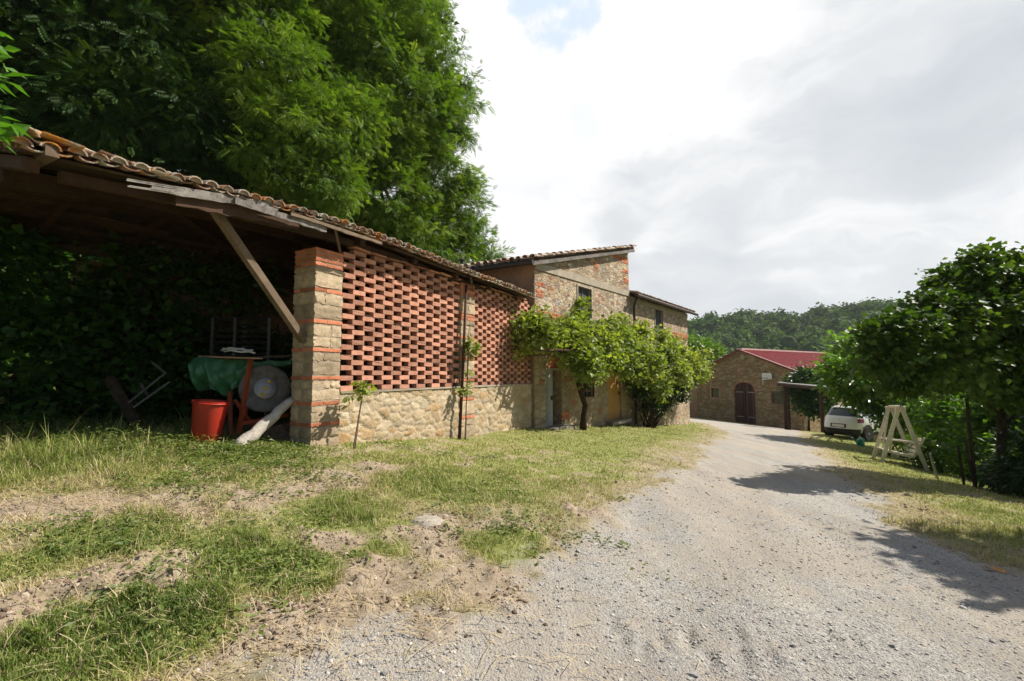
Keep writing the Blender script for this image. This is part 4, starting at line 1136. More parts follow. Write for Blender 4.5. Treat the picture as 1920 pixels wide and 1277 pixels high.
# roof: ribbed red sheet
for (t1_, z1_, nm) in ((tR, zr, 1), (tL, zl, 0)):
    g = M(); sg = 1 if t1_ > 0 else -1
    a = Bn(0, .25, zpk + .02); b = Bn(t1_ + sg * .25, .25, z1_ + .02 + (z1_ - zpk) / abs(t1_) * .25)
    g.prism([a, b, b + np.array([*rd_, 0]) * 14.5, a + np.array([*rd_, 0]) * 14.5], (0, 0, .05), .5)
    for k in range(60):
        o = .12 + k * .24; g.bar(a + np.array([*rd_, 0]) * o + [0, 0, .066], b + np.array([*rd_, 0]) * o + [0, 0, .066], .05, .03, rnd=.5)
    rf = g.build('roof', MT['redmetal'], barn)
    g = M(); up = np.array([0, 0, .02]); fo = np.array([*rd_, 0]) * -.015
    g.bar(a + fo - up, b + fo - up, .03, .13, rnd=.5); g.build('verge_trim', MT['redmetal2'] if sg < 0 else MT['redmetal2'], rf)
    g = M(); g.bar(a + fo * 1.6 + up * 3, b + fo * 1.6 + up * 3, .08, .035, rnd=.5); g.build('verge_flashing', MT['roofcap'] if sg > 0 else MT['redmetal2'], rf)
g = M(); a = Bn(0, .27, zpk + .1); g.bar(a, a + np.array([*rd_, 0]) * 14.5, .42, .12, rnd=.5); g.build('ridge_cap', MT['roofcap'], barn)
# low annex at the left of the barn
g = M(); wall_panel(g, Bn, tL - 3.2, tL - .02, lambda t: gB(t), lambda t: bz(tL, 722), [], .3); ax_ = g.build('annex_wall', MT['pinkplaster'], barn)
g = M(); ap = Bn(tL - 3.4, .2, bz(tL, 722) + .02); tile_roof(g, ap, np.array([*gd, 0]), np.array([*rd_ * .96, .25]), 17, 8, seed=40); g.build('annex_roof', MT['tile'], barn)
# basketball hoop
hb = Bn(solve_t(Bn, 1442, 0), .22, bz(tR * .4, 706)); bhp = thing('basketball_hoop', hb, 'cream basketball backboard with hoop fixed high on the barn gable', 'hoop')
GD = np.array([*gd, 0]); RD = np.array([*rd_, 0])
g = M(); w_, h_ = .36, .26
poly = [hb + GD * (x * w_) + np.array([0, 0, y * h_]) for x, y in ((-1, -1), (1, -.7), (1, .75), (.7, 1), (-.75, 1), (-1, .75))]
g.prism(poly, RD * .03, .5); bd = g.build('backboard', MT['white'], bhp)
g = M(); c = hb - RD * .26 + np.array([0, 0, -.12]); g.tube([c + .2 * (cos(a) * GD + sin(a) * RD) for a in np.linspace(0, 2 * pi, 17)], .018, 6); g.build('hoop', MT['black'], bhp)
g = M(); g.bar(hb + RD * .02 + np.array([0, 0, -.1]), hb + RD * .2 + np.array([0, 0, -.1]), .3, .2); g.build('bracket', MT['steel'], bhp)
g = M(); g.bar(hb - GD * .3 + np.array([0, 0, -.26]), hb - GD * .3 + np.array([0, 0, -.62]), .03, .03); g.build('stay', MT['white'], bhp)
# pale plaque near the gable top
pq = Bn(.1, .04, bz(0, 669.5)); g = M(); g.lathe(pq, np.array([*rd_, 0]) * -1, [(-.03, .2), (.02, .2)], 8, .5); g.build('gable_plaque', MT['concrete'], barn)

# ================================================================== carport
cA = hit(1471, 804); cpz = 0
cp = thing('carport', cA, 'thin flat roofed wooden carport on posts in front of the barn', 'carport')
ra_ = at(1457, 719, 27.5); rb_ = at(1550, 728, 24.6)
g = M(); dback = np.array([.55, .83, .0]) * 3.0
g.prism([ra_, rb_, rb_ + dback, ra_ + dback], (0, 0, .07), .5); g.build('roof', MT['sheet'], cp)
g = M(); g.bar(ra_ + [0, -.02, -.07], rb_ + [0, -.02, -.07], .06, .14); g.build('roof_beam', MT['brownwood'], cp)
g = M(); g.bar(ra_ + dback + [0, 0, -.07], rb_ + dback + [0, 0, -.07], .06, .14); g.build('roof_beam', MT['brownwood'], cp)
for f_, dd in ((.17, 0), (.9, 0), (.17, 1), (.9, 1)):
    p = ra_ + (rb_ - ra_) * f_ + dback * dd * .97 + np.array([.0, .03, 0]); g = M(); zb_ = gz(p[0], p[1]) - .1
    g.bar((p[0], p[1], zb_), (p[0], p[1], p[2] - .14), .13, .13); g.build('post', MT['brownwood'], cp)
p = ra_ + (rb_ - ra_) * .9; g = M(); g.bar(p + [0, .02, -.7], p + [.3, -.3, -.14], .06, .06); g.build('brace', MT['brownwood'], cp)

# trestle table beside the car
tb0 = hit(1509, 807); tab = thing('trestle_table', tb0, 'weathered wooden trestle table beside the white car', 'table')
ex_ = unit(np.array([.75, -.66, 0])); ey_ = np.array([.66, .75, 0]); ztp = tb0[2] + .74
g = M(); c = tb0 + ex_ * .65 + ey_ * .3; g.box(np.array([c[0], c[1], ztp]), ex_ * .72, ey_ * .35, np.array([0, 0, .025])); g.build('table_top', MT['oldwood'], tab)
for a in (0.05, 1.2):
    for b in (0, .6):
        p = tb0 + ex_ * a + ey_ * b; g = M(); g.bar((p[0], p[1], gz(p[0], p[1]) - .03), (p[0], p[1], ztp - .027), .07, .07); g.build('leg', MT['oldwood'], tab)
g = M(); p = tb0 - ex_ * .55 + ey_ * .1; g.bar(np.array([p[0], p[1], tb0[2] + .33]), np.array([p[0] + ex_[0] * 1.6, p[1] + ex_[1] * 1.6, tb0[2] + .33]), .26, .04); g.build('bench_rail', MT['pink'], tab)
# ================================================================== foliage tools
LEAF = ([(0, 0, 0), (.45, -.26, .07), (1, 0, -.04), (.45, .26, .07)], [(0, 1, 2), (0, 2, 3)])
BROAD = ([(0, 0, 0), (.1, -.4, .05), (.42, -.5, .07), (.58, -.26, .03), (1, 0, -.06), (.58, .26, .03), (.42, .5, .07), (.1, .4, .05)], [(0, 1, 2, 3, 4), (0, 4, 5, 6, 7)])
def frond(pairs=6, ll=.27, lw=.10):
    V = []; Fc = []
    for i in range(pairs):
        x = .16 + .78 * i / pairs; k = 1 - .35 * abs(i / pairs - .4); z = -.22 * x * x
        for s in (-1, 1):
            b = len(V); V += [(x, 0, z), (x + lw * .9, s * ll * .45 * k, z - .01), (x + .05, s * ll * k, z - .05), (x - lw * .4, s * ll * .5 * k, z - .01)]
            Fc.append((b, b + 1, b + 2, b + 3) if s < 0 else (b, b + 3, b + 2, b + 1))
    b = len(V); V += [(.92, 0, -.19), (1.02, -.06, -.22), (1.14, 0, -.26), (1.02, .06, -.22)]; Fc.append((b, b + 1, b + 2, b + 3))
    return V, Fc
FROND = frond()
def foliage(mb, blobs, nclump, nleaf, cr, size, tpl, seed=0, shell=.55, droop=.2, flat=.6, upn=.8, colr=(0, 1), jit=.35, out=.7):
    """blobs [(x,y,z,rx,ry,rz)]; clumps sit towards each blob's skin and carry the leaves"""
    r = np.random.default_rng(seed)
    vol = np.array([b[3] * b[4] * b[5] for b in blobs]) ** (2 / 3); vol = vol / vol.sum()
    which = r.choice(len(blobs), nclump, p=vol); B = np.array(blobs)[which]
    d = unit(r.normal(0, 1, (nclump, 3))); rad = (shell + (1 - shell) * r.random(nclump)) * np.where(r.random(nclump) < .25, r.random(nclump), 1)
    C = B[:, :3] + d * B[:, 3:] * rad[:, None]
    ncol = r.normal(0, .16, nclump)
    k = np.repeat(np.arange(nclump), nleaf); n_ = len(k)
    crs = cr * r.uniform(.6, 1.4, nclump)
    off = r.normal(0, 1, (n_, 3)); off[:, 2] *= flat; off *= crs[k][:, None] * .6
    P = C[k] + off
    outd = unit(off * [1, 1, .5] + d[k] * out * crs[k][:, None])
    X = unit(outd + r.normal(0, jit, (n_, 3)) - np.array([0, 0, droop]))
    Z = unit(np.array([0, 0, upn]) + d[k] * .5 + r.normal(0, .45, (n_, 3)))
    Yv = unit(np.cross(Z, X)); Z = np.cross(X, Yv)
    s = size * np.clip(r.lognormal(-.08, .3, n_), .45, 1.7)
    c = np.clip(colr[0] + (colr[1] - colr[0]) * (.5 + ncol[k] + r.normal(0, .2, n_)), 0, 1)
    mb.inst(tpl[0], tpl[1], P, X, Yv, Z, s, c)
    return C
def limbs(base, top, rad, targets, seed=0, n_limb=7, fork=.45):
    """tapered trunk with limbs reaching to crown clumps"""
    r = np.random.default_rng(seed); mb = M(); base = np.array(base, float); top = np.array(top, float); m = 9
    f = np.linspace(0, 1, m)[:, None]; pts = base + (top - base) * f + np.cumsum(r.normal(0, .012, (m, 3)) * np.linalg.norm(top - base), 0) * [1, 1, 0] * .5
    rr_ = rad * (1 - .7 * f[:, 0]); rr_[0] *= 1.35
    mb.tube(pts, rr_, 9, rnd=.5)
    if len(targets):
        for i in range(n_limb):
            tg = targets[r.integers(len(targets))]; ff = r.uniform(fork, .95); j = int(ff * (m - 1)); s0 = pts[j]
            mid = (s0 + tg) / 2 + np.array([0, 0, .08 * np.linalg.norm(tg - s0)]) + r.normal(0, .05, 3)
            mb.tube([s0, s0 * .6 + mid * .4, mid, mid * .5 + tg * .5 + r.normal(0, .04, 3), tg], [rr_[j] * .55, rr_[j] * .45, rr_[j] * .32, rr_[j] * .2, .012], 6, rnd=.5)
    return mb
def P3(px, py, Y): return tuple(at(px, py, Y))
def blob(px, py, Y, r, ry=None, rz=None): return (*at(px, py, Y), r, ry or r, rz or r * .85)
def tree(name, base, top, rad, blobs, nc, nl, cr, size, tpl, mat, label, cat='tree', group=None, seed=0, nl_=8, barkm='bark', **kw):
    t = thing(name, base, label, cat, group)
    g = M(); C = foliage(g, blobs, nc, nl, cr, size, tpl, seed, **kw); g.build('crown', MT[mat], t)
    limbs(base, top, rad, C, seed, nl_).build('trunk', MT[barkm], t, smooth=180)
    return t

# ------------------------------------------------------------------ tall locust trees behind the shed
def gzp(x, y, d=.15): return (x, y, gz(x, y) - d)
G1 = 'tall locust trees behind the shed'
b = [blob(832, 130, 20, 1.2), blob(832, 215, 20, 1.3), blob(775, 60, 19.5, 1.9), blob(862, 150, 20, .6), blob(870, 250, 20.4, .5), blob(868, 350, 20.6, .7), blob(755, -60, 20, 2.2), blob(815, 330, 20, 1.7), blob(850, 400, 20.5, 1.5), blob(890, 455, 21.5, .95), blob(920, 480, 22, .6),
     blob(700, 120, 18.5, 2.4), blob(690, 260, 18, 2.2), blob(740, 380, 18.5, 1.9), blob(790, 440, 19, 1.3), blob(640, 20, 18, 2.6), blob(600, -120, 19, 3.2), blob(760, -200, 21, 2.6), blob(780, 220, 19, 2.0), blob(885, 185, 20, .4), blob(895, 130, 20.2, .22), blob(630, 380, 17.5, 1.7), blob(845, 470, 20.5, .9)]
bs = gzp(at(760, 700, 20)[0], 20)
tree('locust_tree', bs, (bs[0] + .3, bs[1], 9), .32, b, 1350, 60, .44, .27, FROND, 'locust', 'tallest locust tree in full sun, its feathery crown against the sky above the lattice wall', group=G1, seed=41, droop=.3, upn=.9, flat=.5, jit=.5, shell=.7, colr=(0.05, 1))
b = [blob(520, 150, 14.5, 1.7), blob(560, 250, 14.5, 1.5), blob(480, 300, 14, 1.2), blob(600, 340, 15, 1.3), blob(430, 180, 14.5, 1.6), blob(480, 40, 15, 2), blob(540, 400, 15, 1.1), blob(640, 230, 15.5, 1.3), blob(380, -60, 16, 2.4), blob(550, -80, 16, 2.4)]
bs = gzp(at(470, 700, 15.5)[0], 15.5)
tree('locust_tree', bs, (bs[0], bs[1], 8), .26, b, 720, 58, .38, .235, FROND, 'locust', 'middle locust tree with drooping light green sprays over the lichened roof tiles', group=G1, seed=42, droop=.35, upn=.9, flat=.5, jit=.5, shell=.7)
b = [blob(260, 120, 13.5, 2.2), blob(150, 40, 13, 2.2), blob(330, 240, 13.5, 1.7), blob(200, 220, 12.5, 1.5), blob(300, -60, 14, 2.5), blob(380, 330, 14, 1.3), blob(80, 150, 12.5, 1.7), blob(420, 380, 14.5, 1.1)]
bs = gzp(at(250, 700, 14.5)[0], 14.5)
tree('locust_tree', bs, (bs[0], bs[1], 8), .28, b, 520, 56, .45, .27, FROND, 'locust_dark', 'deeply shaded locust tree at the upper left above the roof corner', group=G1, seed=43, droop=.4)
b = [blob(-60, 60, 12, 2.2), blob(20, 200, 12, 1.6), blob(-120, 220, 12, 2.3), blob(0, -80, 13, 2.4), blob(60, 300, 13, 1.4), blob(-80, 380, 12, 1.7)]
bs = gzp(at(60, 700, 13)[0], 13)
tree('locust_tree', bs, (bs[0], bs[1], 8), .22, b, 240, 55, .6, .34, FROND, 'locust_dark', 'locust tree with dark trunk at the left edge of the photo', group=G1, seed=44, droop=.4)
# second rank, closing the view uphill
b = [blob(100, 350, 22, 3.2), blob(350, 200, 22, 3.6), blob(600, 200, 24, 3.6), blob(0, 50, 23, 4), blob(250, -80, 23, 4), blob(550, -60, 24, 4), blob(450, 400, 23, 2.8), blob(650, 420, 24, 2.4), blob(-150, 250, 22, 4), blob(770, 430, 25, 1.6), blob(200, 470, 22, 2.6), blob(0, 480, 22, 2.8), blob(720, 240, 25, 2.6), blob(720, 60, 25, 3), blob(300, 540, 19, 2.4), blob(420, 530, 20, 2.4), blob(150, 560, 18, 2.4), blob(520, 500, 21, 2.4)]
bs = gzp(at(350, 700, 24)[0], 24)
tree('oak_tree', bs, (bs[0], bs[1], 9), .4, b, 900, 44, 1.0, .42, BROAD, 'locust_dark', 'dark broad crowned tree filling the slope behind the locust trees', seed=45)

# ------------------------------------------------------------------ ivy and scrub closing the back of the shed
def SB(t, o, z, r, ro=None, rz=None): p = S(t, o, z); return (p[0], p[1], p[2], r, ro or r, rz or r)
iv = thing('ivy_thicket', S(-2.5, -3.4, gz(*S(-2.5, -3.4, 0)[:2])), 'dark ivy and bramble thicket filling the open end of the shed', 'ivy')
bl = []
for k in range(17):
    t = -8.5 + k * .62; top = np.interp(t, [-8, -5, -2, 1], [2.6, 2.7, 2.4, 1.9])
    bl += [SB(t, -3.5 - .3 * (k % 3), .95, .75, .6, .6), SB(t, -3.8 - .25 * (k % 2), 1.7, .7, .5, .6), SB(t, -4.3, top, .7, .5, .6), SB(t, -4.7, 3.3, .7, .4, .6)]
g = M(); C = foliage(g, bl, 1500, 26, .30, .115, BROAD, 51, colr=(0, .9), flat=.8); g.build('ivy_leaves', MT['ivy'], iv)
g = M(); rr = np.random.default_rng(4)
for k in range(26):
    a = C[rr.integers(len(C))]; b_ = np.array([a[0] + rr.normal(0, .5), a[1] + rr.normal(0, .4), gz(a[0], a[1])]); g.tube([b_, (a + b_) / 2 + rr.normal(0, .15, 3), a], [.018, .013, .006], 5)
g.build('ivy_stems', MT['vinebark'], iv, smooth=180)
b = [blob(60, 560, 10.5, 1.2), blob(-60, 480, 10.5, 1.4), blob(-150, 600, 9.5, 1.4), blob(120, 520, 12, 1.2), blob(0, 640, 9, .9), blob(-140, 400, 11, 1.5)]
tree('elder_bush', gzp(at(0, 700, 10.5)[0], 10.5), P3(20, 560, 10.5), .06, b, 200, 40, .4, .14, BROAD, 'ivy', 'large leafy elder bush behind the open end of the shed', 'bush', seed=52, nl_=12)
# walnut spray hanging in at the left edge, close to the camera
b = [blob(-62, 150, 2.6, .14), blob(-38, 250, 2.7, .10), blob(-110, 200, 2.7, .2), blob(-70, 90, 2.8, .12), blob(-45, 225, 2.7, .08)]
br = thing('leafy_branch', at(-140, 190, 2.7), 'bright green leafy twig poking in at the left edge of the photo', 'branch')
g = M(); C = foliage(g, b, 26, 9, .10, .10, LEAF, 53, jit=.5, colr=(.3, 1)); g.build('leaves', MT['nearleaf'], br)
g = M()
for k in range(9): g.tube([at(-160, 190, 2.7), (at(-120, 190, 2.7) + C[k * 2]) / 2, C[k * 2]], [.008, .005, .002], 5)
g.build('twig', MT['bark'], br, smooth=180)

# ------------------------------------------------------------------ grapevine on the house front
def HV(px, py, o):
    t = 5.
    lo, hi = -6, 20
    for it in range(30):
        z0 = 1.5
        t = solve_t(lambda t, oo, zz: Hs(t, o, zz), px, z0)
    lo, hi = -3, 8
    for _ in range(40):
        m = (lo + hi) / 2
        if proj(Hs(t, o, m))[1] > py: lo = m
        else: hi = m
    return Hs(t, o, lo)
def vb(px, py, o, r, rz=None): return (*HV(px, py, o), r, r * .8, rz or r * .8)
bv = HV(1092, 802, .55); bv[2] = gz(bv[0], bv[1]) - .05
vine = thing('grapevine', bv, 'large old grapevine spreading yellow green leaves across the farmhouse front', 'vine')
bl = [vb(1000, 612, .35, .36), vb(985, 640, .3, .22), vb(978, 665, .25, .12, .2), vb(1020, 630, .6, .36), vb(1045, 628, .6, .34), vb(1066, 655, .8, .40), vb(1085, 640, .8, .5), vb(1095, 680, .9, .48), vb(1120, 640, .8, .52), vb(1135, 672, .9, .52), vb(1160, 650, .8, .55), vb(1172, 680, .9, .36), vb(1200, 660, .9, .58), vb(1215, 690, 1, .58), vb(1240, 670, 1, .62), vb(1262, 655, .9, .5), vb(1265, 700, 1, .62), vb(1292, 682, .9, .6), vb(1308, 690, .9, .5), vb(1112, 700, .9, .26), vb(1196, 700, .9, .3), vb(1235, 720, 1, .5), vb(1090, 615, .3, .22, .5), vb(1198, 630, .5, .32), vb(1150, 618, .6, .35), vb(1060, 606, .5, .3), vb(1092, 590, .15, .12, .55), vb(1150, 655, .7, .45), vb(1130, 650, .5, .4), vb(1015, 606, .3, .12, .3), vb(1170, 612, .5, .15, .3), vb(1205, 622, .5, .12, .35), vb(1235, 632, .7, .3), vb(1315, 668, .9, .3), vb(1316, 705, .9, .22), vb(980, 615, .25, .16, .3)]
g = M(); C = foliage(g, bl, 920, 34, .24, .10, BROAD, 61, colr=(0.05, 1), flat=.9, jit=.7); g.build('vine_leaves', MT['vine'], vine)
g = M()
tp = [HV(1092, 802, .55), HV(1094, 780, .5), HV(1097, 760, .6), HV(1090, 740, .5), HV(1084, 715, .6), HV(1086, 690, .6), HV(1095, 665, .7)]; tp[0][2] = bv[2]
g.tube(tp, [.11, .085, .08, .075, .085, .07, .05], 9); tp2 = [tp[3], HV(1100, 722, .7), HV(1104, 700, .8), HV(1115, 680, .8)]; g.tube(tp2, [.05, .045, .04, .03], 7)
rr = np.random.default_rng(8)
for k in range(26):
    a = C[rr.integers(len(C))]; s0 = tp[5] if a[0] < tp[5][0] + 1.4 else tp2[3]
    g.tube([s0, (s0 + a) / 2 + rr.normal(0, .12, 3) + [0, 0, .1], a], [.03, .02, .007], 5)
for (x0, x1, y0) in ((990, 1300, 0),): 
    g.tube([HV(x, 655 + (x - 990) * .08, .8) for x in range(1010, 1310, 25)], .018, 5)
g.build('vine_trunk', MT['vinebark'], vine, smooth=180)
# pergola poles carrying the vine
pg = thing('vine_pergola', HV(1180, 770, 1.1) * [1, 1, 0] + [0, 0, gz(*HV(1180, 770, 1.1)[:2])], 'slender iron pergola hidden in the grapevine leaves', 'pergola')
for px in (1035, 1150, 1290):
    p = HV(px, 665, 1.0); g = M()
    q = Hs((p[:2] - HC0) @ Hd, 0, p[2] - .02); g.bar(q, p, .03, .03); g.build('arm', MT['iron'], pg)
g = M(); g.bar(HV(1040, 655, 1.0), HV(1285, 668, 1.0), .03, .03); g.build('rail', MT['iron'], pg)
# dark multi stemmed shrub under the vine
bs = HV(1214, 797, .55); bs[2] = gz(bs[0], bs[1]) - .05
sh = thing('multi_stemmed_shrub', bs, 'dark multi stemmed shrub growing against the low wing beneath the vine', 'shrub')
bl = [vb(1200, 735, .6, .34), vb(1225, 725, .7, .5), vb(1250, 730, .7, .5), vb(1272, 718, .7, .5), vb(1215, 760, .6, .32), vb(1240, 755, .6, .36), vb(1195, 712, .6, .36), vb(1275, 742, .6, .28), vb(1222, 775, .5, .2)]
g = M(); C = foliage(g, bl, 300, 30, .2, .10, LEAF, 62, colr=(0, .8)); g.build('foliage', MT['shrub'], sh)
g = M(); rr = np.random.default_rng(9)
for k in range(34):
    a = C[rr.integers(len(C))]; b_ = bs + rr.normal(0, .09, 3) * [1, 1, 0]; g.tube([b_, (a + b_) / 2 + (b_ - bs) * .8 + rr.normal(0, .05, 3), a], [.022, .016, .006], 5)
g.build('stems', MT['vinebark'], sh, smooth=180)

# young vines on stakes along the lattice wall
def sapling(base_px, top_px, o, leafs, label, seed):
    b0 = hit(*base_px); t0 = St(base_px[0], o, b0[2]); b0 = S(t0, o, gz(*S(t0, o, 0)[:2]))
    t1 = St(top_px[0], o, 1.8); tp_ = S(t1, o, zline(top_px[0], top_px[1], t1, o))
    th_ = thing('young_vine', b0, label, 'vine', 'young vines on stakes along the lattice wall')
    g = M(); rr = np.random.default_rng(seed)
    g.tube([b0 - [0, 0, .05], b0 * .6 + tp_ * .4 + rr.normal(0, .01, 3), b0 * .2 + tp_ * .8 + rr.normal(0, .01, 3), tp_], [.012, .009, .006, .003], 6); g.build('stem', MT['vinebark'], th_, smooth=180)
    g = M(); g.bar(b0 + W3 * -.03 - [0, 0, .1], b0 + W3 * .0 + (tp_ - b0) * .75, .016, .016); g.build('stake', MT['oldwood'], th_)
    bl = []
    for (px, py, r_) in leafs:
        t_ = St(px, o, 1.5); bl.append((*S(t_, o, zline(px, py, t_, o)), r_, r_, r_))
    g = M(); foliage(g, bl, 8 * len(bl), 5, .07, .085, BROAD, seed, colr=(.3, 1)); g.build('leaves', MT['vine'], th_)
sapling((664, 852), (684, 722), .35, [(683, 728, .07), (662, 745, .05)], 'young vine with one leafy tip on a stake, nearest the corner pillar', 71)
sapling((873, 824), (880, 600), .22, [(884, 645, .13), (886, 660, .12), (878, 700, .05), (876, 728, .09), (872, 735, .06)], 'young leafy vine climbing a stake beside the middle pillar', 72)
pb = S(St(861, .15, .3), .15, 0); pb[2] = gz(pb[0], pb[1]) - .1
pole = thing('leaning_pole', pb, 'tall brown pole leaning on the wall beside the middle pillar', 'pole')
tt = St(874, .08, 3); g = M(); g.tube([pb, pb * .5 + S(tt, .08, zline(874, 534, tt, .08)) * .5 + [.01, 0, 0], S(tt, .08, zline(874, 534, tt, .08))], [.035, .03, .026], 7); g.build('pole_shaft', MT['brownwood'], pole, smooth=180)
wr = thing('trellis_wire', S(1.5, .12, 2.2), 'thin sagging trellis wires strung across the brick lattice', 'wire')
for (x0, y0, x1, y1) in ((646, 578, 868, 640), (655, 640, 862, 690)):
    ta, tb_ = St(x0, .12, 2), St(x1, .12, 2); a = S(ta, .12, zline(x0, y0, ta, .12)); b_ = S(tb_, .12, zline(x1, y1, tb_, .12))
    g = M(); g.tube([a + (b_ - a) * f - [0, 0, .12 * f * (1 - f)] for f in np.linspace(0, 1, 9)], .0035, 4); g.build('wire_strand', MT['wire'], wr)

# ------------------------------------------------------------------ right hand trees
b = [blob(1665, 640, 7.7, .34), blob(1650, 672, 7.9, .34), blob(1625, 640, 7.8, .16), blob(1700, 625, 7.8, .42), blob(1712, 672, 8.2, .55), blob(1740, 578, 8.1, .28), blob(1768, 600, 8.2, .58), blob(1790, 555, 8.2, .3), blob(1828, 492, 8.6, .2), blob(1770, 660, 8.4, .7), blob(1815, 530, 8.6, .42), blob(1850, 510, 8.8, .42), blob(1845, 580, 8.6, .75), blob(1850, 670, 8.8, .8), blob(1905, 540, 8.8, .55), blob(1930, 610, 9, .9), blob(1920, 700, 9, .8), blob(2000, 560, 9.5, 1.1), blob(2040, 700, 9.5, 1.1), blob(1700, 720, 8.4, .3), blob(1790, 715, 8.6, .45), blob(1880, 735, 9, .5), blob(1800, 620, 9.6, 1), blob(1780, 530, 8.6, .28), blob(1885, 500, 8.8, .32)]
tb_ = (9.75, 9.35); G2 = 'dark broad leaved trees on the right'
b += [blob(1698, 590, 7.8, .09, None, .26), blob(1735, 560, 8.1, .08, None, .22), blob(1800, 520, 8.4, .09, None, .3), blob(1845, 478, 8.7, .09, None, .22), blob(1620, 612, 7.7, .1, None, .2), blob(1606, 655, 7.7, .13), blob(1890, 482, 8.8, .1, None, .2), blob(1660, 605, 7.7, .1, None, .16)]
b += [(*(np.array(q[:3]) * [1, 1, 1] + [.35, .5, 0]), q[3] * .8, q[4] * .8, q[5] * .8) for q in b[2:14]]
tree('maple_tree', gzp(*tb_), (9.7, 9.3, 1.9), .11, b, 1250, 42, .22, .092, BROAD, 'maple', 'dark broad leaved tree overhanging the right side of the drive', seed=81, nl_=14, colr=(0, .95), jit=.55)
st_ = gzp(*(at(1815, 700, 9.3)[:2])); g = M(); 
stk = thing('tree_stake', st_, 'thin dark stake under the right tree crown beside its trunk', 'stake'); g.tube([st_, at(1812, 740, 9.2)], [.035, .028], 7); g.bar(np.array(st_), at(1808, 820, 9.25), .03, .03); g.build('stake_shaft', MT['bark'], stk, smooth=60)
b = [(7.8, 4.3, 3.5, .6, .5, .5), (8.75, 5.3, 3.9, .9, .8, .7), (8.3, 4.7, 3.8, .5, .5, .4), (10.1, 4.2, 4.0, 1.1, 1.1, .8), (8.6, 3.4, 3.5, .8, .6, .5), (10.8, 5.2, 3.9, 1.1, 1.1, .8), (9.9, 5, 4.7, .8, .8, .6), (8.6, 4.9, 4.3, .4, .4, .3)]
tree('maple_tree', gzp(10.5, 4.8), (10.4, 4.8, 3.6), .13, b, 330, 40, .32, .14, BROAD, 'maple', 'broad leaved tree just beyond the right edge, casting the near shadow on the gravel', seed=82, nl_=10)
# lighter tree over the car
b = [blob(1574, 690, 19, .6), blob(1568, 720, 18.5, .5), blob(1590, 660, 19.5, .7), blob(1600, 705, 18, .95), blob(1640, 680, 19, 1.0), blob(1650, 730, 18.5, .9), blob(1620, 735, 17.8, .7), blob(1690, 690, 19, 1.1), blob(1700, 740, 18, .9), blob(1625, 640, 20, .6), blob(1660, 640, 20, .7), blob(1740, 720, 19, 1.0), blob(1650, 755, 17.5, .5)]
h0 = hit(1603, 822)
tree('ash_tree', (h0[0], h0[1], h0[2] - .1), at(1606, 700, h0[1] + .1), .13, b, 480, 30, .42, .21, LEAF, 'ash', 'bright green young tree with its trunk standing beside the white car', seed=83, nl_=12)
# hedge bushes beyond the swing
GB = 'wild hedge bushes behind the swing seat'
for k, (bl, lab) in enumerate((
    ([(1700, 800, 16.5, .8), (1670, 770, 17.5, .8), (1720, 760, 16.5, .7), (1715, 840, 15.5, .45)], 'green bush directly behind the garden swing seat'),
    ([(1770, 790, 14, .75), (1760, 840, 13.2, .5), (1790, 750, 14, .6), (1745, 865, 13.4, .3)], 'sunlit bush to the right of the swing seat beside the wire stakes'),
    ([(1840, 800, 12.5, .7), (1830, 850, 12, .5), (1860, 760, 12.5, .6), (1820, 880, 11.8, .3)], 'bright leafy bush seen between the stake and trunk of the dark tree'),
    ([(1925, 790, 12, .8), (1960, 850, 11, .8), (1910, 860, 11, .5), (1990, 780, 12, 1.0)], 'bush at the right edge behind the dark stump'))):
    B_ = [blob(*a) for a in bl]; c = B_[0]
    t_ = thing('hedge_bush', gzp(c[0], c[1], 0), lab, 'bush', GB)
    g = M(); C = foliage(g, B_, 170, 26, .26, .15, LEAF, 90 + k, colr=(.0, 1), jit=.6, flat=.9); g.build('foliage', MT['bush'], t_)
    g = M(); rr = np.random.default_rng(k)
    for _ in range(12):
        a = C[rr.integers(len(C))]; b_ = np.array([c[0] + rr.normal(0, .3), c[1] + rr.normal(0, .25), 0]); b_[2] = gz(b_[0], b_[1]) - .05; g.tube([b_, (a + b_) / 2 + rr.normal(0, .1, 3), a], [.03, .02, .008], 5)
    g.build('stems', MT['bark'], t_, smooth=180)
# dark scrub low at the right edge, under the tree
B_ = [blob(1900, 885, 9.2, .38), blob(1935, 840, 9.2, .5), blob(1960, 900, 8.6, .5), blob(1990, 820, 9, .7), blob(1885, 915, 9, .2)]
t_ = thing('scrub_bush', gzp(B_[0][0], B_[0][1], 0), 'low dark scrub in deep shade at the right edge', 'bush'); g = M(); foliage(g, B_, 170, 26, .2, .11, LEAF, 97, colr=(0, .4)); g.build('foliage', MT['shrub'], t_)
# trees between house and barn, by the carport and further off
b = [blob(1310, 655, 41, 1.3), blob(1328, 665, 41, 1.1), blob(1318, 690, 40.5, 1.2), blob(1300, 690, 41, 1.2), blob(1337, 655, 41.5, .6), blob(1295, 640, 41, .9), blob(1305, 720, 41, 1.1)]
p = at(1306, 700, 41.3); tree('fig_tree', gzp(p[0], p[1]), p, .14, b, 200, 26, .4, .25, LEAF, 'ash', 'small green tree between the farmhouse end and the barn', seed=84)
b = [blob(1500, 708, 29, .6), blob(1488, 722, 28.6, .5), blob(1510, 740, 28, .8), blob(1525, 760, 27.5, .8), blob(1540, 745, 28, .9), blob(1520, 712, 29, .7), blob(1495, 742, 28.6, .35)]
p = at(1515, 790, 28.4); tree('laurel_bush', gzp(p[0], p[1]), at(1515, 730, 28.4), .08, b, 240, 26, .36, .22, LEAF, 'shrub', 'dark glossy bush at the barn corner behind the carport', 'bush', seed=85)
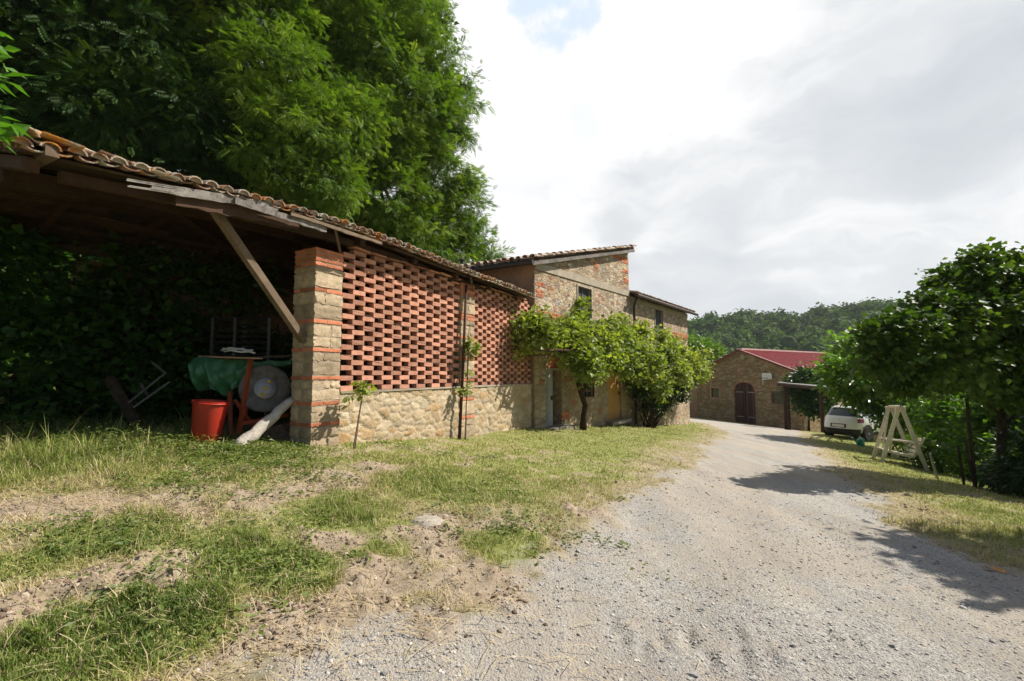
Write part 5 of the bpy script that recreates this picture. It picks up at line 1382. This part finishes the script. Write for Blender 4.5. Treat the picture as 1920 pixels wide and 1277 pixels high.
b = [blob(1640, 670, 42, 1.6), blob(1750, 680, 42, 2.2), blob(1580, 690, 40, 1.6), blob(1700, 690, 38, 2.5), blob(1820, 680, 42, 2.4), blob(1900, 710, 38, 3), blob(1980, 680, 40, 3)]
p = at(1700, 750, 41); tree('woodland_edge_tree', gzp(p[0], p[1]), at(1700, 660, 41), .2, b, 420, 26, 1.0, .5, LEAF, 'bush', 'broad tree beyond the car, on the slope past the barn', seed=86)

# ------------------------------------------------------------------ wooded hill
def far_wood():
    r = np.random.default_rng(17); g = M()
    az = np.radians(r.uniform(4, 62, 5200)); R = np.sqrt(r.uniform(105 ** 2, 330 ** 2, 5200)); x = R * np.sin(az); y = R * np.cos(az)
    pts = []
    cell = {}
    for a, b_ in zip(x, y):
        k = (int(a // 5.2), int(b_ // 5.2))
        if k in cell: continue
        cell[k] = 1; pts.append((a, b_))
    pts = np.array(pts); n_ = len(pts); z = gz(pts[:, 0], pts[:, 1])
    print('far trees', n_)
    rad = r.uniform(2.2, 4.4, n_); hh = rad * r.uniform(1.0, 1.5, n_); c = r.normal(.5, .2, n_)
    ctr = np.column_stack([pts, z + 1.5 + hh * .8])
    one = np.ones(n_)[:, None]
    X = np.array([[1, 0, 0]]) * one; Yv = np.array([[0, 1, 0]]) * one; Z = np.array([[0, 0, 1]]) * one
    g.inst(ico_v * .86, ico_f, ctr, X, Yv, Z, np.stack([rad, rad, hh], 1), np.clip(c - .25, 0, 1))
    m = 74; k = np.repeat(np.arange(n_), m); d = unit(r.normal(0, 1, (n_ * m, 3)) * [1, 1, .9] + [0, -.15, .3]); 
    lump = 1 + .16 * np.sin(d[:, 0] * 5 + c[k] * 30) * np.cos(d[:, 2] * 6 + d[:, 1] * 4 + c[k] * 50)
    P = ctr[k] + d * np.stack([rad[k], rad[k], hh[k]], 1) * lump[:, None] * r.uniform(.86, 1.08, n_ * m)[:, None]
    Zd = unit(d + r.normal(0, .45, d.shape)); Xd = unit(np.cross(Zd, r.normal(0, 1, d.shape))); Yd = np.cross(Zd, Xd)
    g.inst([(-.5, -.35, 0), (.5, -.45, .05), (.45, .4, 0), (-.4, .5, -.05)], [(0, 1, 2, 3)], P, Xd, Yd, Zd, r.uniform(.7, 1.35, n_ * m), np.clip(c[k] + r.normal(0, .2, n_ * m), 0, 1))
    tag(g.build('woodland', MT['wood_far']), 'dense green woodland covering the hillside beyond the barn', 'woodland', kind='stuff')
far_wood()

# weeds with broad leaves in the rough grass
def weeds():
    r = np.random.default_rng(23); g = M()
    P = []
    for (px, py, sx, sy, k) in ((80, 860, 1.3, .5, 190), (250, 845, 1.0, .35, 170), (420, 850, .7, .25, 110), (330, 800, .8, .4, 90), (60, 800, .9, .5, 120), (520, 880, .5, .2, 50), (160, 1020, .4, .2, 40), (480, 1060, .4, .2, 40), (300, 1130, .35, .2, 36), (560, 840, .25, .12, 26), (980, 1000, .4, .2, 26), (750, 840, .9, .08, 40), (400, 905, .5, .3, 60), (150, 830, 1.2, .4, 150), (480, 850, .6, .2, 80), (640, 940, 1.2, .6, 60)):
        h0 = hit(px, py); P.append(np.stack([r.normal(h0[0], sx, k), r.normal(h0[1], sy, k)], 1))
    P = np.concatenate(P); t_, o_ = to_shed(P[:, 0], P[:, 1]); P = P[~((o_ < .08) & (t_ > -.55)) & (o_ > -3.2)]; t_, o_ = to_shed(P[:, 0], P[:, 1])
    n_ = len(P); z = gzd(P[:, 0], P[:, 1]); big = sstep(-.2, -1.4, o_)
    for i in range(n_):
        m = int(r.integers(8, 18)); hgt = (.05 + .22 * big[i] * r.random()); sp = .04 + .05 * r.random()
        f = r.random(m); off = r.normal(0, sp, (m, 2))
        Q = np.column_stack([P[i, 0] + off[:, 0], P[i, 1] + off[:, 1], z[i] + .012 + f * hgt])
        an = r.uniform(0, 2 * pi, m); X = unit(np.stack([np.cos(an), np.sin(an), r.uniform(-.2, .5, m)], 1)); Z = unit(np.array([0, 0, 1.]) + r.normal(0, .35, (m, 3))); Yv = unit(np.cross(Z, X)); Z = np.cross(X, Yv)
        g.inst(LEAF[0], LEAF[1], Q, X, Yv, Z, r.uniform(.028, .06, m), np.clip(r.normal(.5, .25, m), 0, 1))
    tag(g.build('weeds', MT['weed']), 'low broad leaved weeds among the rough grass', 'weeds', kind='stuff')
weeds()
# ================================================================== things inside the open shed
def gl(px, py): return hit(px, py)
# red bin
b0 = hit(384, 832); b0[2] -= .03; bk = thing('plastic_bucket', b0, 'tall red plastic bucket standing in the grass before the cement mixer', 'bucket')
axv = unit(np.array([.09, .02, 1.]))
g = M(); g.lathe(b0, axv, [(0, .15), (.02, .165), (.56, .212), (.59, .22), (.615, .226), (.615, .205), (.56, .2), (.05, .15)], 28, .5); g.build('bucket_body', MT['redplastic'], bk, smooth=40)
g = M(); c = b0 + axv * .585; A = unit(np.cross(axv, [0, 1, 0])); B = np.cross(axv, A); g.tube([c + .228 * (cos(a) * A + sin(a) * B) for a in np.linspace(0, 2 * pi, 29)], .009, 6, False, .5); g.build('rim', MT['redplastic'], bk, smooth=180)
# cement mixer
mc = at(498, 728, 7.1); gr = gz(mc[0], mc[1])
mix = thing('cement_mixer', (mc[0], mc[1], gr), 'old cement mixer with grey steel drum on an orange red frame', 'cement mixer')
ax = unit(np.array([.52, -.83, .12]))
g = M(); g.lathe(mc - ax * .52, ax, [(0, .14), (.06, .26), (.3, .335), (.44, .345), (.46, .355), (.49, .355), (.50, .335), (.5, .3), (.485, .2), (.48, .15)], 36, .5); dr = g.build('drum', MT['drum'], mix, smooth=35)
g = M(); g.lathe(mc - ax * .035, ax, [(0, .165), (.025, .16), (.03, .15)], 28, .3); g.build('hub_plate', MT['steel'], dr, smooth=35)
A = unit(np.cross(ax, [0, 0, 1])); Bv = np.cross(A, ax)
for k in (-1, 0, 1):
    c = mc + (A * .045 * -k + Bv * .10 * k) * 1.0; g = M(); g.lathe(c - ax * .005, ax, [(0, .028), (.015, .028), (.022, .018)], 12, .5); g.build('bolt_cap', MT['yellow'], dr)
for (p, q, Y0, Y1, w_) in (((470, 672), (448, 812), 6.9, 6.75, .05), ((487, 690), (452, 800), 7.2, 7.15, .045), ((430, 735), (432, 815), 7.1, 7.0, .05), ((372, 680), (376, 735), 7.3, 7.2, .04), ((448, 795), (540, 778), 6.8, 7.4, .05), ((440, 750), (475, 800), 6.9, 7.2, .04)):
    g = M(); g.bar(at(*p, Y0), at(*q, Y1), w_, w_); g.build('frame_bar', MT['orangeframe'], mix)
# plank shelf lying over the mixer, with tarpaulin and hose
pl = thing('plank', at(430, 671, 6.9), 'short pinkish wooden plank lying on the green tarpaulin', 'plank'); g = M(); g.bar(at(382, 669, 7.2), at(482, 672, 6.75), .18, .022, jit=.003); g.build('plank_board', MT['plankwood'], pl)
pl2 = thing('plank', at(500, 671, 7.3), 'longer grey plank above the mixer drum reaching to the pillar', 'plank'); g = M(); g.bar(at(420, 673, 7.1), at(552, 667, 7.6), .22, .025, jit=.003); g.build('plank_board', MT['oldwood'], pl2)
def tarp():
    tp_ = thing('tarpaulin', at(425, 720, 7.0), 'crumpled green tarpaulin draped over the mixer frame', 'tarpaulin')
    r = np.random.default_rng(5); nu, nv = 70, 40; V = []
    c0 = at(425, 672, 7.12)
    for j in range(nv + 1):
        v = j / nv
        for i in range(nu + 1):
            u = i / nu; x = (u - .5) * .92
            drop = .12 + .40 * np.interp(u, [0, .12, .3, .55, .72, 1], [.55, .95, .82, 1.12, .85, .5])
            s = v; z = -max(0, s - .2) / .8 * drop if s > .2 else 0.0
            y = .42 * (1 - min(1, s / .2)) - .10 * sin(min(1, max(0, (s - .2) / .8)) * pi) - .05
            fold = .05 * sin(u * 19 + v * 7) * (v ** 1.2) + .035 * sin(u * 33 - v * 9) * v + .03 * (vnoise(u * 7, v * 7, 3) - .5)
            crease = -.07 * math.exp(-((u - .38 - .3 * (v - .5)) / .045) ** 2) * v
            bulge = .11 * sin(pi * min(1, v * 1.1)) * math.exp(-((u - .3) / .25) ** 2)
            V.append(c0 + np.array([x, y - fold - bulge + crease, z + .02 * sin(u * 9) * (1 - v)]))
    V = np.array(V); Fc = [(j * (nu + 1) + i, j * (nu + 1) + i + 1, (j + 1) * (nu + 1) + i + 1, (j + 1) * (nu + 1) + i) for j in range(nv) for i in range(nu)]
    g = M(); g.add(V, Fc, .5); sheet = g.build('tarp_sheet', MT['tarp'], tp_, smooth=180)
    md = sheet.modifiers.new('thick', 'SOLIDIFY'); md.thickness = .006
    g = M()
    V2 = []
    a, b_ = at(452, 676, 7.0), at(548, 674, 7.5); nu2 = 30
    for j in range(7):
        for i in range(nu2 + 1):
            u = i / nu2; V2.append(a + (b_ - a) * u + np.array([0, -.03 * sin(u * 20) * j / 6, -(.02 + .018 * j) * (1 - .3 * u) + .01 * sin(u * 14)]))
    g.add(np.array(V2), [(j * (nu2 + 1) + i, j * (nu2 + 1) + i + 1, (j + 1) * (nu2 + 1) + i + 1, (j + 1) * (nu2 + 1) + i) for j in range(6) for i in range(nu2)], .5)
    s2_ = g.build('tarp_flap', MT['tarp'], tp_, smooth=180); s2_.modifiers.new('thick', 'SOLIDIFY').thickness = .005
    g = M(); foliage(g, [], 0, 0, 1, 1, LEAF) if False else None
tarp()
hs = thing('hose', at(440, 662, 7.0), 'loose white plastic hose coiled on the planks', 'hose')
g = M()
for k, (pp) in enumerate((((415, 661), (430, 656), (448, 658), (462, 661), (474, 660)), ((418, 657), (436, 661), (452, 664), (468, 663), (478, 666)), ((420, 663), (440, 659), (455, 657), (470, 664)))):
    P_ = np.array([at(x, y, 7.0 + .03 * k) + [0, 0, .03] for x, y in pp]); g.tube(P_, .014, 7)
g.build('hose_coil', MT['whitepipe'], hs, smooth=180)
# pale log leaning against the pillar
lb = hit(444, 840); lt = at(548, 750, lb[1] + .62)
lg = thing('leaning_log', lb, 'long pale weathered log leaning up behind the corner pillar', 'log')
g = M(); f = np.linspace(0, 1, 12)[:, None]; pts = lb + (lt - lb) * f + np.random.default_rng(3).normal(0, .008, (12, 3)); pts[0][2] -= .02; g.tube(pts, [.085, .09, .085, .082, .08, .082, .078, .072, .068, .066, .06, .055], 12); g.build('log_trunk', MT['palelog'], lg, smooth=180)
# earth heap
hp = M(); hc = hit(515, 826); nn_ = 26; V = []
for j in range(nn_ + 1):
    for i in range(nn_ + 1):
        x, y = (i / nn_ - .5) * 1.0, (j / nn_ - .5) * .8; r_ = math.hypot(x / .5, y / .4)
        X_, Y_ = hc[0] + x, hc[1] + .35 + y; V.append((X_, Y_, gz(X_, Y_) - .03 + .24 * max(0, 1 - r_ * r_) * (.7 + .6 * vnoise(i * .4, j * .4, 5))))
hp.add(V, [(j * (nn_ + 1) + i, j * (nn_ + 1) + i + 1, (j + 1) * (nn_ + 1) + i + 1, (j + 1) * (nn_ + 1) + i) for j in range(nn_) for i in range(nn_)], .5)
tag(hp.build('earth_heap', MT['earth'], smooth=180), 'heap of dry earth behind the corner pillar', 'earth', kind='stuff')
# slatted rack at the back
rk0 = at(450, 700, 8.6); rk = thing('slatted_rack', (rk0[0], rk0[1], gz(rk0[0], rk0[1])), 'dark slatted rack with pale uprights standing behind the mixer', 'rack')
for px in (400, 442, 506):
    p = at(px, 596, 8.6); g = M(); g.bar((p[0], p[1], gz(p[0], p[1])), p, .05, .04); g.build('upright', MT['duststeel'], rk)
g = M()
for k in range(9): a = at(402, 598 + k * 11, 8.63); b_ = at(504, 598 + k * 11, 8.63); g.bar(a, b_, .03, .05)
g.build('slats', MT['void'], rk)
g = M()
for k in range(8): a = at(455, 604 + k * 9, 8.58); b_ = at(462 + (k % 3), 604 + k * 9, 8.58); g.bar(a, b_, .01, .014)
g.build('vent_slots', MT['duststeel'], rk)
# old timbers and metal trestle under the ivy
for (p, q, w_, lab) in (((148, 715), (166, 782), .13, 'short grey timber post propped under the ivy at far left'), ((205, 708), (268, 808), .12, 'longer grey timber leaning out from under the ivy')):
    bb = hit(*q); a = at(p[0], p[1], bb[1] + .25); th_ = thing('old_timber', bb, lab, 'timber', 'old timbers under the ivy'); g = M(); g.bar(bb - [0, 0, .05], a, w_, w_ * .8, jit=.008); g.build('timber_beam', MT['oldwood'], th_)
tr0 = hit(255, 800); tr_ = thing('metal_trestle', tr0, 'folded grey metal trestle lying in the shade under the ivy', 'trestle')
for (p, q) in (((240, 756), (312, 698)), ((250, 764), (318, 716)), ((264, 720), (280, 746)), ((285, 680), (310, 700))):
    g = M(); g.bar(at(*p, 6.5), at(*q, 6.7), .025, .025); g.build('tube_bar', MT['duststeel'], tr_)

# ================================================================== garden swing seat
fA, fB = hit(1652, 867), hit(1740, 884); off = hit(1627, 855) - fA; off[2] = gz(*(fA + off)[:2]) - fA[2]; 
n_off = np.linalg.norm(off[:2]); off = off * (1.35 / n_off) if n_off > 1.35 else off
print('swing off', off, np.linalg.norm(fB - fA), n_off)
apex = (fA + fB) / 2; apex[2] = at(1693, 764, apex[1])[2]
sw = thing('swing_seat', (fA + fB) / 2 + off / 2, 'off white slatted wooden swing seat in its A frame on the right verge', 'swing seat')
sd_ = unit((fB - fA) * [1, 1, 0]); od = unit(off * [1, 1, 0])
for s_ in (0, 1):
    o_ = off * s_
    for base_, sg in ((fA, -1), (fB, 1)):
        g = M(); g.bar(base_ + o_ - [0, 0, .04], apex + o_ + sd_ * sg * .03, .09, .06, up=od, jit=.002); g.build('leg', MT['whitewood'], sw)
    g = M(); g.box(apex + o_ - [0, 0, .04], sd_ * .11, od * .05, np.array([0, 0, .075]), .003); g.build('apex_bracket', MT['whitewood'], sw)
g = M(); g.tube([apex - od * .12 + [0, 0, .03], apex + off + od * .12 + [0, 0, .03]], .042, 10); g.build('top_beam', MT['whitewood'], sw, smooth=40)
ln = unit(off)
mid = lambda f: apex + off * f
for f_ in (.12, .88):
    g = M()
    g.bar(mid(f_) - sd_ * .06, mid(f_) - sd_ * .26 - [0, 0, 1.24], .05, .035, up=od); g.build('hanger', MT['whitewood'], sw)
    g = M(); g.bar(mid(f_) - sd_ * .34 - [0, 0, .92], mid(f_) + sd_ * .46 - [0, 0, .95], .05, .04); g.build('armrest', MT['whitewood'], sw)
    g = M(); g.bar(mid(f_) - sd_ * .42 - [0, 0, 1.24], mid(f_) + sd_ * .25 - [0, 0, 1.36], .045, .05); g.bar(mid(f_) + sd_ * .24 - [0, 0, 1.38], mid(f_) + sd_ * .5 - [0, 0, .80], .045, .05); g.build('seat_side', MT['whitewood'], sw)
g = M()
for k in range(5):
    c = -sd_ * (.37 - k * .13) - np.array([0, 0, 1.215 + k * .024]); g.bar(mid(.1) + c, mid(.9) + c, .085, .02)
g.build('seat', MT['whitewood'], sw)
g = M()
for k in range(5):
    c = sd_ * (.255 + k * .046) - np.array([0, 0, 1.30 - k * .108]); g.bar(mid(.1) + c, mid(.9) + c, .02, .09)
g.build('backrest', MT['whitewood'], sw)

# teal watering can by the swing
wc = hit(1614, 836); wt = thing('watering_can', wc, 'small teal plastic watering can on the grass behind the swing seat', 'watering can')
g = M(); g.lathe(wc, (0, 0, 1), [(0, .13), (.02, .14), (.26, .12), (.3, .07)], 16, .5); g.build('can_body', MT['teal'], wt, smooth=40)
g = M(); g.tube([wc + [-.1, 0, .05], wc + [-.25, -.03, .22], wc + [-.33, -.04, .3]], [.03, .022, .02], 8); g.lathe(wc + [-.33, -.04, .3], (-.6, 0, .6), [(0, .02), (.05, .05), (.055, .01)], 10); g.build('spout', MT['teal'], wt, smooth=40)
g = M(); g.tube([wc + [.12, 0, .08], wc + [.2, 0, .2], wc + [.12, 0, .33], wc + [0, 0, .31]], .012, 6); g.build('handle', MT['teal'], wt, smooth=180)
# wire fence stakes
fn_ = hit(1750, 892); fe = thing('wire_fence', fn_, 'broken wire fence with leaning stakes beside the swing seat', 'fence')
for (p, q, m_) in (((1740, 832), (1746, 880), 'bark'), ((1744, 850), (1758, 897), 'steel'), ((1752, 845), (1782, 884), 'steel'), ((1832, 800), (1836, 900), 'bark'), ((1796, 835), (1808, 908), 'bark')):
    bb = hit(*q); a = at(*p, bb[1] + .05); g = M(); g.bar(bb - [0, 0, .05], a, .04, .04); g.build('fence_stake', MT[m_], fe)
g = M()
for yy in (842, 858, 874): g.tube([at(1742, yy, 12.9), at(1780, yy - 3, 12.4), at(1835, yy + 6, 11.4)], .004, 4)
g.build('fence_wire', MT['wire'], fe)
sb = hit(1902, 925); stp = thing('tree_stump', sb, 'jagged dark tree stump in the shade at the right edge', 'stump'); g = M(); g.tube([sb - [0, 0, .05], sb + [0, .02, .25], sb + [.02, 0, .5], sb + [.03, 0, .68]], [.17, .13, .09, .03], 9); g.build('stump_wood', MT['bark'], stp, smooth=60)
pk = hit(1884, 900); pkb = thing('leaning_board', pk, 'small pinkish board leaning behind the trunk of the dark tree', 'board'); g = M(); g.bar(at(1868, 880, pk[1]), at(1896, 836, pk[1] + .1), .3, .03); g.build('board_panel', MT['pink'], pkb)
# flat stone, fallen leaf
fs = hit(800, 975); fl = thing('flat_stone', fs, 'pale flat stone half sunk in the dry grass', 'stone')
g = M(); r = np.random.default_rng(2); k = 14; g_ = [(cos(a) * .16 * r.uniform(.8, 1.15), sin(a) * .15 * r.uniform(.8, 1.15)) for a in np.linspace(0, 2 * pi, k, False)]
V = [(fs[0], fs[1], fs[2] + .015)] + [(fs[0] + x * .75, fs[1] + y * .75, fs[2] + .012 + r.normal(0, .003)) for x, y in g_] + [(fs[0] + x, fs[1] + y, fs[2] - .02) for x, y in g_]
g.add(V, [(0, 1 + i, 1 + (i + 1) % k) for i in range(k)] + [(1 + i, 1 + k + i, 1 + k + (i + 1) % k, 1 + (i + 1) % k) for i in range(k)], .6); g.build('stone_slab', MT['rock'], fl, smooth=40)
MT['dryleaf'] = plain('dry_leaf', (.42, .2, .07), .8, .2, 9, .001)
lf = hit(1868, 1073); lo_ = thing('fallen_leaf', lf, 'curled orange brown fallen leaf on the gravel near the right edge', 'leaf')
g = M(); r = np.random.default_rng(6)
X = unit(np.array([[1, .2, .1], [-.3, 1, .2]])); Z = unit(np.array([[0, -.2, 1], [.3, 0, 1.]])); Yv = unit(np.cross(Z, X)); Z = np.cross(X, Yv)
g.inst(BROAD[0], BROAD[1], np.array([lf + [0, 0, .012], lf + [-.03, 0, .02]]), X, Yv, Z, np.array([.1, .075])); g.build('leaf_blade', MT['dryleaf'], lo_)

# ================================================================== white hatchback
def car():
    rl = hit(1536, 815); hd_ = unit(np.array([.9, .43, 0])); rt = np.array([hd_[1], -hd_[0], 0]); up = np.array([0, 0, 1.])
    c0 = rl + rt * .86; zg_ = min(gz(*(c0 + hd_ * k)[:2]) for k in (.6, 3.2)) + .0; zg_ = gz(*(c0 + hd_ * .6)[:2]) - .01
    c0 = np.array([c0[0], c0[1], zg_]); root = thing('parked_car', c0 + hd_ * 2, 'white hatchback car seen from behind, parked in tree shade by the carport', 'car')
    Lv = np.array([(.20, .14, 3.88, .78), (.34, .03, 3.98, .855), (.52, .0, 4.02, .875), (.66, .02, 4.0, .88), (.80, .07, 3.96, .875), (.93, .11, 3.85, .86), (1.0, .15, 3.62, .835), (1.03, .20, 3.02, .80), (1.15, .28, 2.85, .755), (1.30, .38, 2.62, .70), (1.40, .47, 2.42, .655), (1.455, .62, 2.2, .60), (1.48, .95, 1.9, .45)])
    def surf(l, a, push=0.):
        z, ur, uf, w_ = [np.interp(l, range(len(Lv)), Lv[:, k]) for k in range(4)]
        ca, sa = cos(a), sin(a); e = 2 / 5.0
        x = abs(ca) ** e * (1 if ca >= 0 else -1); y = abs(sa) ** e * (1 if sa >= 0 else -1)
        m = (ur + uf) / 2; h_ = (uf - ur) / 2
        return c0 + hd_ * (m + x * (h_ + push)) + rt * y * (w_ + push) + up * z
    nA = 56; g = M(); V = [surf(l, 2 * pi * k / nA) for l in range(len(Lv)) for k in range(nA)]; m = len(Lv)
    g.add(V, [(i * nA + k, i * nA + (k + 1) % nA, (i + 1) * nA + (k + 1) % nA, (i + 1) * nA + k) for i in range(m - 1) for k in range(nA)] + [tuple((m - 1) * nA + k for k in range(nA))], .5)
    body = g.build('body', MT['carpaint'], root, smooth=38)
    def patch(name, mat, l0, l1, a0, a1, push=.006, par=root, nl=5, na=10):
        g = M(); V = [surf(l0 + (l1 - l0) * j / nl, a0 + (a1 - a0) * i / na, push) for j in range(nl + 1) for i in range(na + 1)]
        g.add(V, [(j * (na + 1) + i, j * (na + 1) + i + 1, (j + 1) * (na + 1) + i + 1, (j + 1) * (na + 1) + i) for j in range(nl) for i in range(na)], .5); return g.build(name, MT[mat], par, smooth=60)
    # angle pi = rear centre, +pi/2 = right side
    patch('rear_window', 'glass', 7.2, 9.9, pi - .66, pi + .66)
    for s_ in (-1, 1):
        patch('tail_light', 'taillight', 3.9, 5.4, pi + s_ * .62, pi + s_ * 1.02, .012)
        patch('side_window', 'glass', 7.2, 9.8, s_ * pi / 2 - .62, s_ * pi / 2 + .0)
        patch('side_window', 'glass', 7.2, 9.8, s_ * pi / 2 + .04, s_ * pi / 2 + .5)
    patch('rear_bumper', 'carblack', 0, 1.9, pi - .85, pi + .85, .012, na=20)
    patch('side_skirt', 'carblack', 0, 1.0, pi / 2 - .9, pi / 2 + .9, .012)
    def onrear(x, z, w_, h_, name, mat, d=.02, dep=.012, par=root):
        u_ = np.interp(z, Lv[:, 0], Lv[:, 1]); g = M(); g.box(c0 + hd_ * (u_ - d + .005) + rt * x + up * z, rt * w_, hd_ * dep, up * h_, 0, .5); return g.build(name, MT[mat], par)
    onrear(0, .63, .33, .085, 'plate_recess', 'carblack', .005, .01); onrear(0, .63, .26, .055, 'number_plate', 'plate', .022, .006)
    for k in range(7): pass
    # two stacked chevrons as the badge
    g = M(); u_ = np.interp(.86, Lv[:, 0], Lv[:, 1])
    for dz_ in (0, .035):
        for s_ in (-1, 1):
            a = c0 + hd_ * (u_ - .012) + up * (.88 + dz_); g.bar(a, a + rt * s_ * .05 - up * .03, .014, .014)
    g.build('badge', MT['chrome'], root)
    for (u, s_) in ((.72, -1), (.72, 1), (3.2, -1), (3.2, 1)):
        c = c0 + hd_ * u + rt * s_ * .73 + up * .31; a_ = rt * s_
        g = M(); g.lathe(c0 + hd_ * u + rt * s_ * .86 + up * .36, a_, [(0, .35), (.018, .35), (.022, .33)], 28, .5); g.build('wheel_arch', MT['carblack'], root)
        g = M(); g.lathe(c - a_ * .02, a_, [(0, .24), (0, .30), (.03, .32), (.16, .32), (.19, .30), (.185, .2)], 28, .5); wh = g.build('wheel', MT['rubber'], root, smooth=40)
        g = M(); g.lathe(c + a_ * .14, a_, [(0, .2), (.02, .2), (.025, .17), (.0, .15), (.005, .05), (.03, .04)], 20, .5); g.build('rim', MT['steel'], wh, smooth=30)
    for s_ in (-1, 1):
        g = M(); g.box(c0 + hd_ * 2.75 + rt * s_ * .93 + up * 1.02, rt * .09, hd_ * .05, up * .06, .006, .5); g.build('wing_mirror', MT['carblack'], root)
    g = M(); g.bar(c0 + hd_ * .47 + rt * -.5 + up * 1.425, c0 + hd_ * .47 + rt * .5 + up * 1.425, .12, .025, rnd=.5); g.build('roof_spoiler', MT['carpaint'], root)
    onrear(0, 1.06, .3, .008, 'wiper', 'carblack', -.05, .006)
car()
# ================================================================== light, sky, camera
SUN_AZ = radians(12); SUN_EL = radians(45)
sdir = np.array([cos(SUN_AZ) * cos(SUN_EL), sin(SUN_AZ) * cos(SUN_EL), sin(SUN_EL)])
sl_ = bpy.data.lights.new('sun', 'SUN'); sl_.energy = 5.0; sl_.angle = radians(.55); sl_.color = (1, .94, .84)
so = bpy.data.objects.new('sun', sl_); col.objects.link(so)
so.rotation_euler = Vector(tuple(-sdir)).to_track_quat('-Z', 'Y').to_euler(); so.location = (20, 0, 30)
w = bpy.data.worlds.new('World'); scene.world = w; w.use_nodes = True
t = w.node_tree; t.nodes.clear(); n = N(t)
tc = n('ShaderNodeTexCoord'); gen = tc.outputs['Generated']
sky = n('ShaderNodeTexSky', sky_type='NISHITA', sun_disc=False, sun_elevation=SUN_EL, sun_rotation=radians(90) - SUN_AZ)
skyc = n('ShaderNodeVectorMath', {0: sky.outputs[0], 'Scale': .06}, operation='SCALE').outputs[0]
wn = n.noise(gen, 2.3, 5, .55).outputs['Color']
wv = n('ShaderNodeVectorMath', {0: wn, 1: (.5, .5, .5)}, operation='SUBTRACT').outputs[0]
wv = n('ShaderNodeVectorMath', {0: wv, 'Scale': .34}, operation='SCALE').outputs[0]
gw = n('ShaderNodeVectorMath', {0: gen, 1: wv}, operation='ADD').outputs[0]
gw = n('ShaderNodeVectorMath', {0: gw}, operation='NORMALIZE').outputs[0]
def lobe(px, py, r0, r1, vec=None):
    d = unit(at(px, py, 10) - EYEV)
    dp = n('ShaderNodeVectorMath', {0: vec or gw, 1: tuple(d)}, operation='DOT_PRODUCT').outputs['Value']
    return n('ShaderNodeMapRange', {'Value': dp, 'From Min': cos(radians(r1)), 'From Max': cos(radians(r0))}, interpolation_type='SMOOTHERSTEP').outputs[0]
# cloud value built from overlapping cloud masses, broken up by noise
mp = n('ShaderNodeMapping', {'Vector': gw, 'Scale': (1, 1, 3.2), 'Rotation': (.0, -.22, 0)}).outputs[0]
nz = n.noise(mp, 1.8, 7, .55).outputs[0]
nz2 = n.noise(mp, 5.5, 6, .55).outputs[0]
val = n.math('MULTIPLY_ADD', nz, .55, .45)
val = n.math('ADD', val, n.math('MULTIPLY_ADD', nz2, .40, -.20))
for (px, py, r0, r1, k) in ((930, 130, 0, 34, .27), (890, 340, 0, 22, .13), (1560, 460, 1, 9, .17), (1300, 470, 1, 7, .15), (1880, 430, 1, 8, .14), (1080, 430, 1, 9, -.06), (1250, 400, 1, 12, -.06), (1700, 290, 1, 13, -.09), (1400, 180, 2, 16, .05), (1870, 250, 2, 12, -.02), (1500, 590, 1, 7, -.08), (1300, 560, 1, 7, -.04), (1500, 60, 3, 20, .10)):
    val = n.math('ADD', val, n.math('MULTIPLY', lobe(px, py, r0, r1), k))
ccol = n.ramp(val, [(.42, (.37, .395, .42)), (.64, (.445, .47, .495)), (.84, (.535, .55, .565)), (1.14, (.70, .70, .70))])
bn = n.noise(gen, 16, 6, .6).outputs[0]
blue = n('ShaderNodeMapRange', {'Value': n.math('ADD', n.math('MULTIPLY', lobe(1045, -2, .2, 6.0, gen), 1.0), n.math('MULTIPLY_ADD', bn, 2.6, -1.3)), 'From Min': .36, 'From Max': 1.05}, interpolation_type='SMOOTHSTEP').outputs[0]
blue = n.math('MULTIPLY', blue, .8)
blue2 = n.math('MULTIPLY', lobe(1095, 240, .2, 3.0), .3)
cc = n.mix(blue, ccol, (.46, .55, .72)); cc = n.mix(blue2, cc, (.53, .58, .67))
# behind the photographer the sky is mostly clear
sep = n('ShaderNodeSeparateXYZ', {0: gen})
bk = n('ShaderNodeMapRange', {'Value': sep.outputs[1], 'From Min': -.1, 'From Max': .42}, interpolation_type='SMOOTHSTEP').outputs[0]
bk = n.math('ADD', bk, n.math('MULTIPLY_ADD', nz, .5, -.25), clamp=True)
mixc = n.mix(bk, skyc, cc)
bg = n('ShaderNodeBackground', {'Color': mixc, 'Strength': 1.0}); n('ShaderNodeOutputWorld', {'Surface': bg.outputs[0]})

cam = bpy.data.cameras.new('camera'); co = bpy.data.objects.new('camera', cam); col.objects.link(co)
co.location = (0, 0, EYE); co.rotation_euler = (radians(90) + PITCH, 0, 0)
cam.sensor_width = 36; cam.lens = F / 1920 * 36; cam.clip_end = 3000; cam.clip_start = .05
scene.camera = co
scene.view_settings.view_transform = 'Standard'; scene.view_settings.look = 'None'; scene.view_settings.exposure = .58; scene.view_settings.gamma = 1
scene.cycles.max_bounces = 6; scene.cycles.diffuse_bounces = 3; scene.cycles.glossy_bounces = 2; scene.cycles.transmission_bounces = 4; scene.cycles.transparent_max_bounces = 4

# pale even air over the valley
g = M(); g.box((0, 0, 24.0), (980, 0, 0), (0, 980, 0), (0, 0, 58.0), 0, .5)
hm = bpy.data.materials.new('haze_air'); hm.use_nodes = True; t = hm.node_tree; t.nodes.clear(); n = N(t)
pv = n('ShaderNodeVolumePrincipled', {'Color': (.86, .91, 1, 1), 'Density': .0002, 'Anisotropy': .3}); n('ShaderNodeOutputMaterial', {'Volume': pv.outputs[0]})
hz_ = g.build('haze', hm); tag(hz_, 'thin pale haze in the air over the valley', 'haze', kind='stuff')
print('GROUND MIN', GZ.min(), GZ.max())
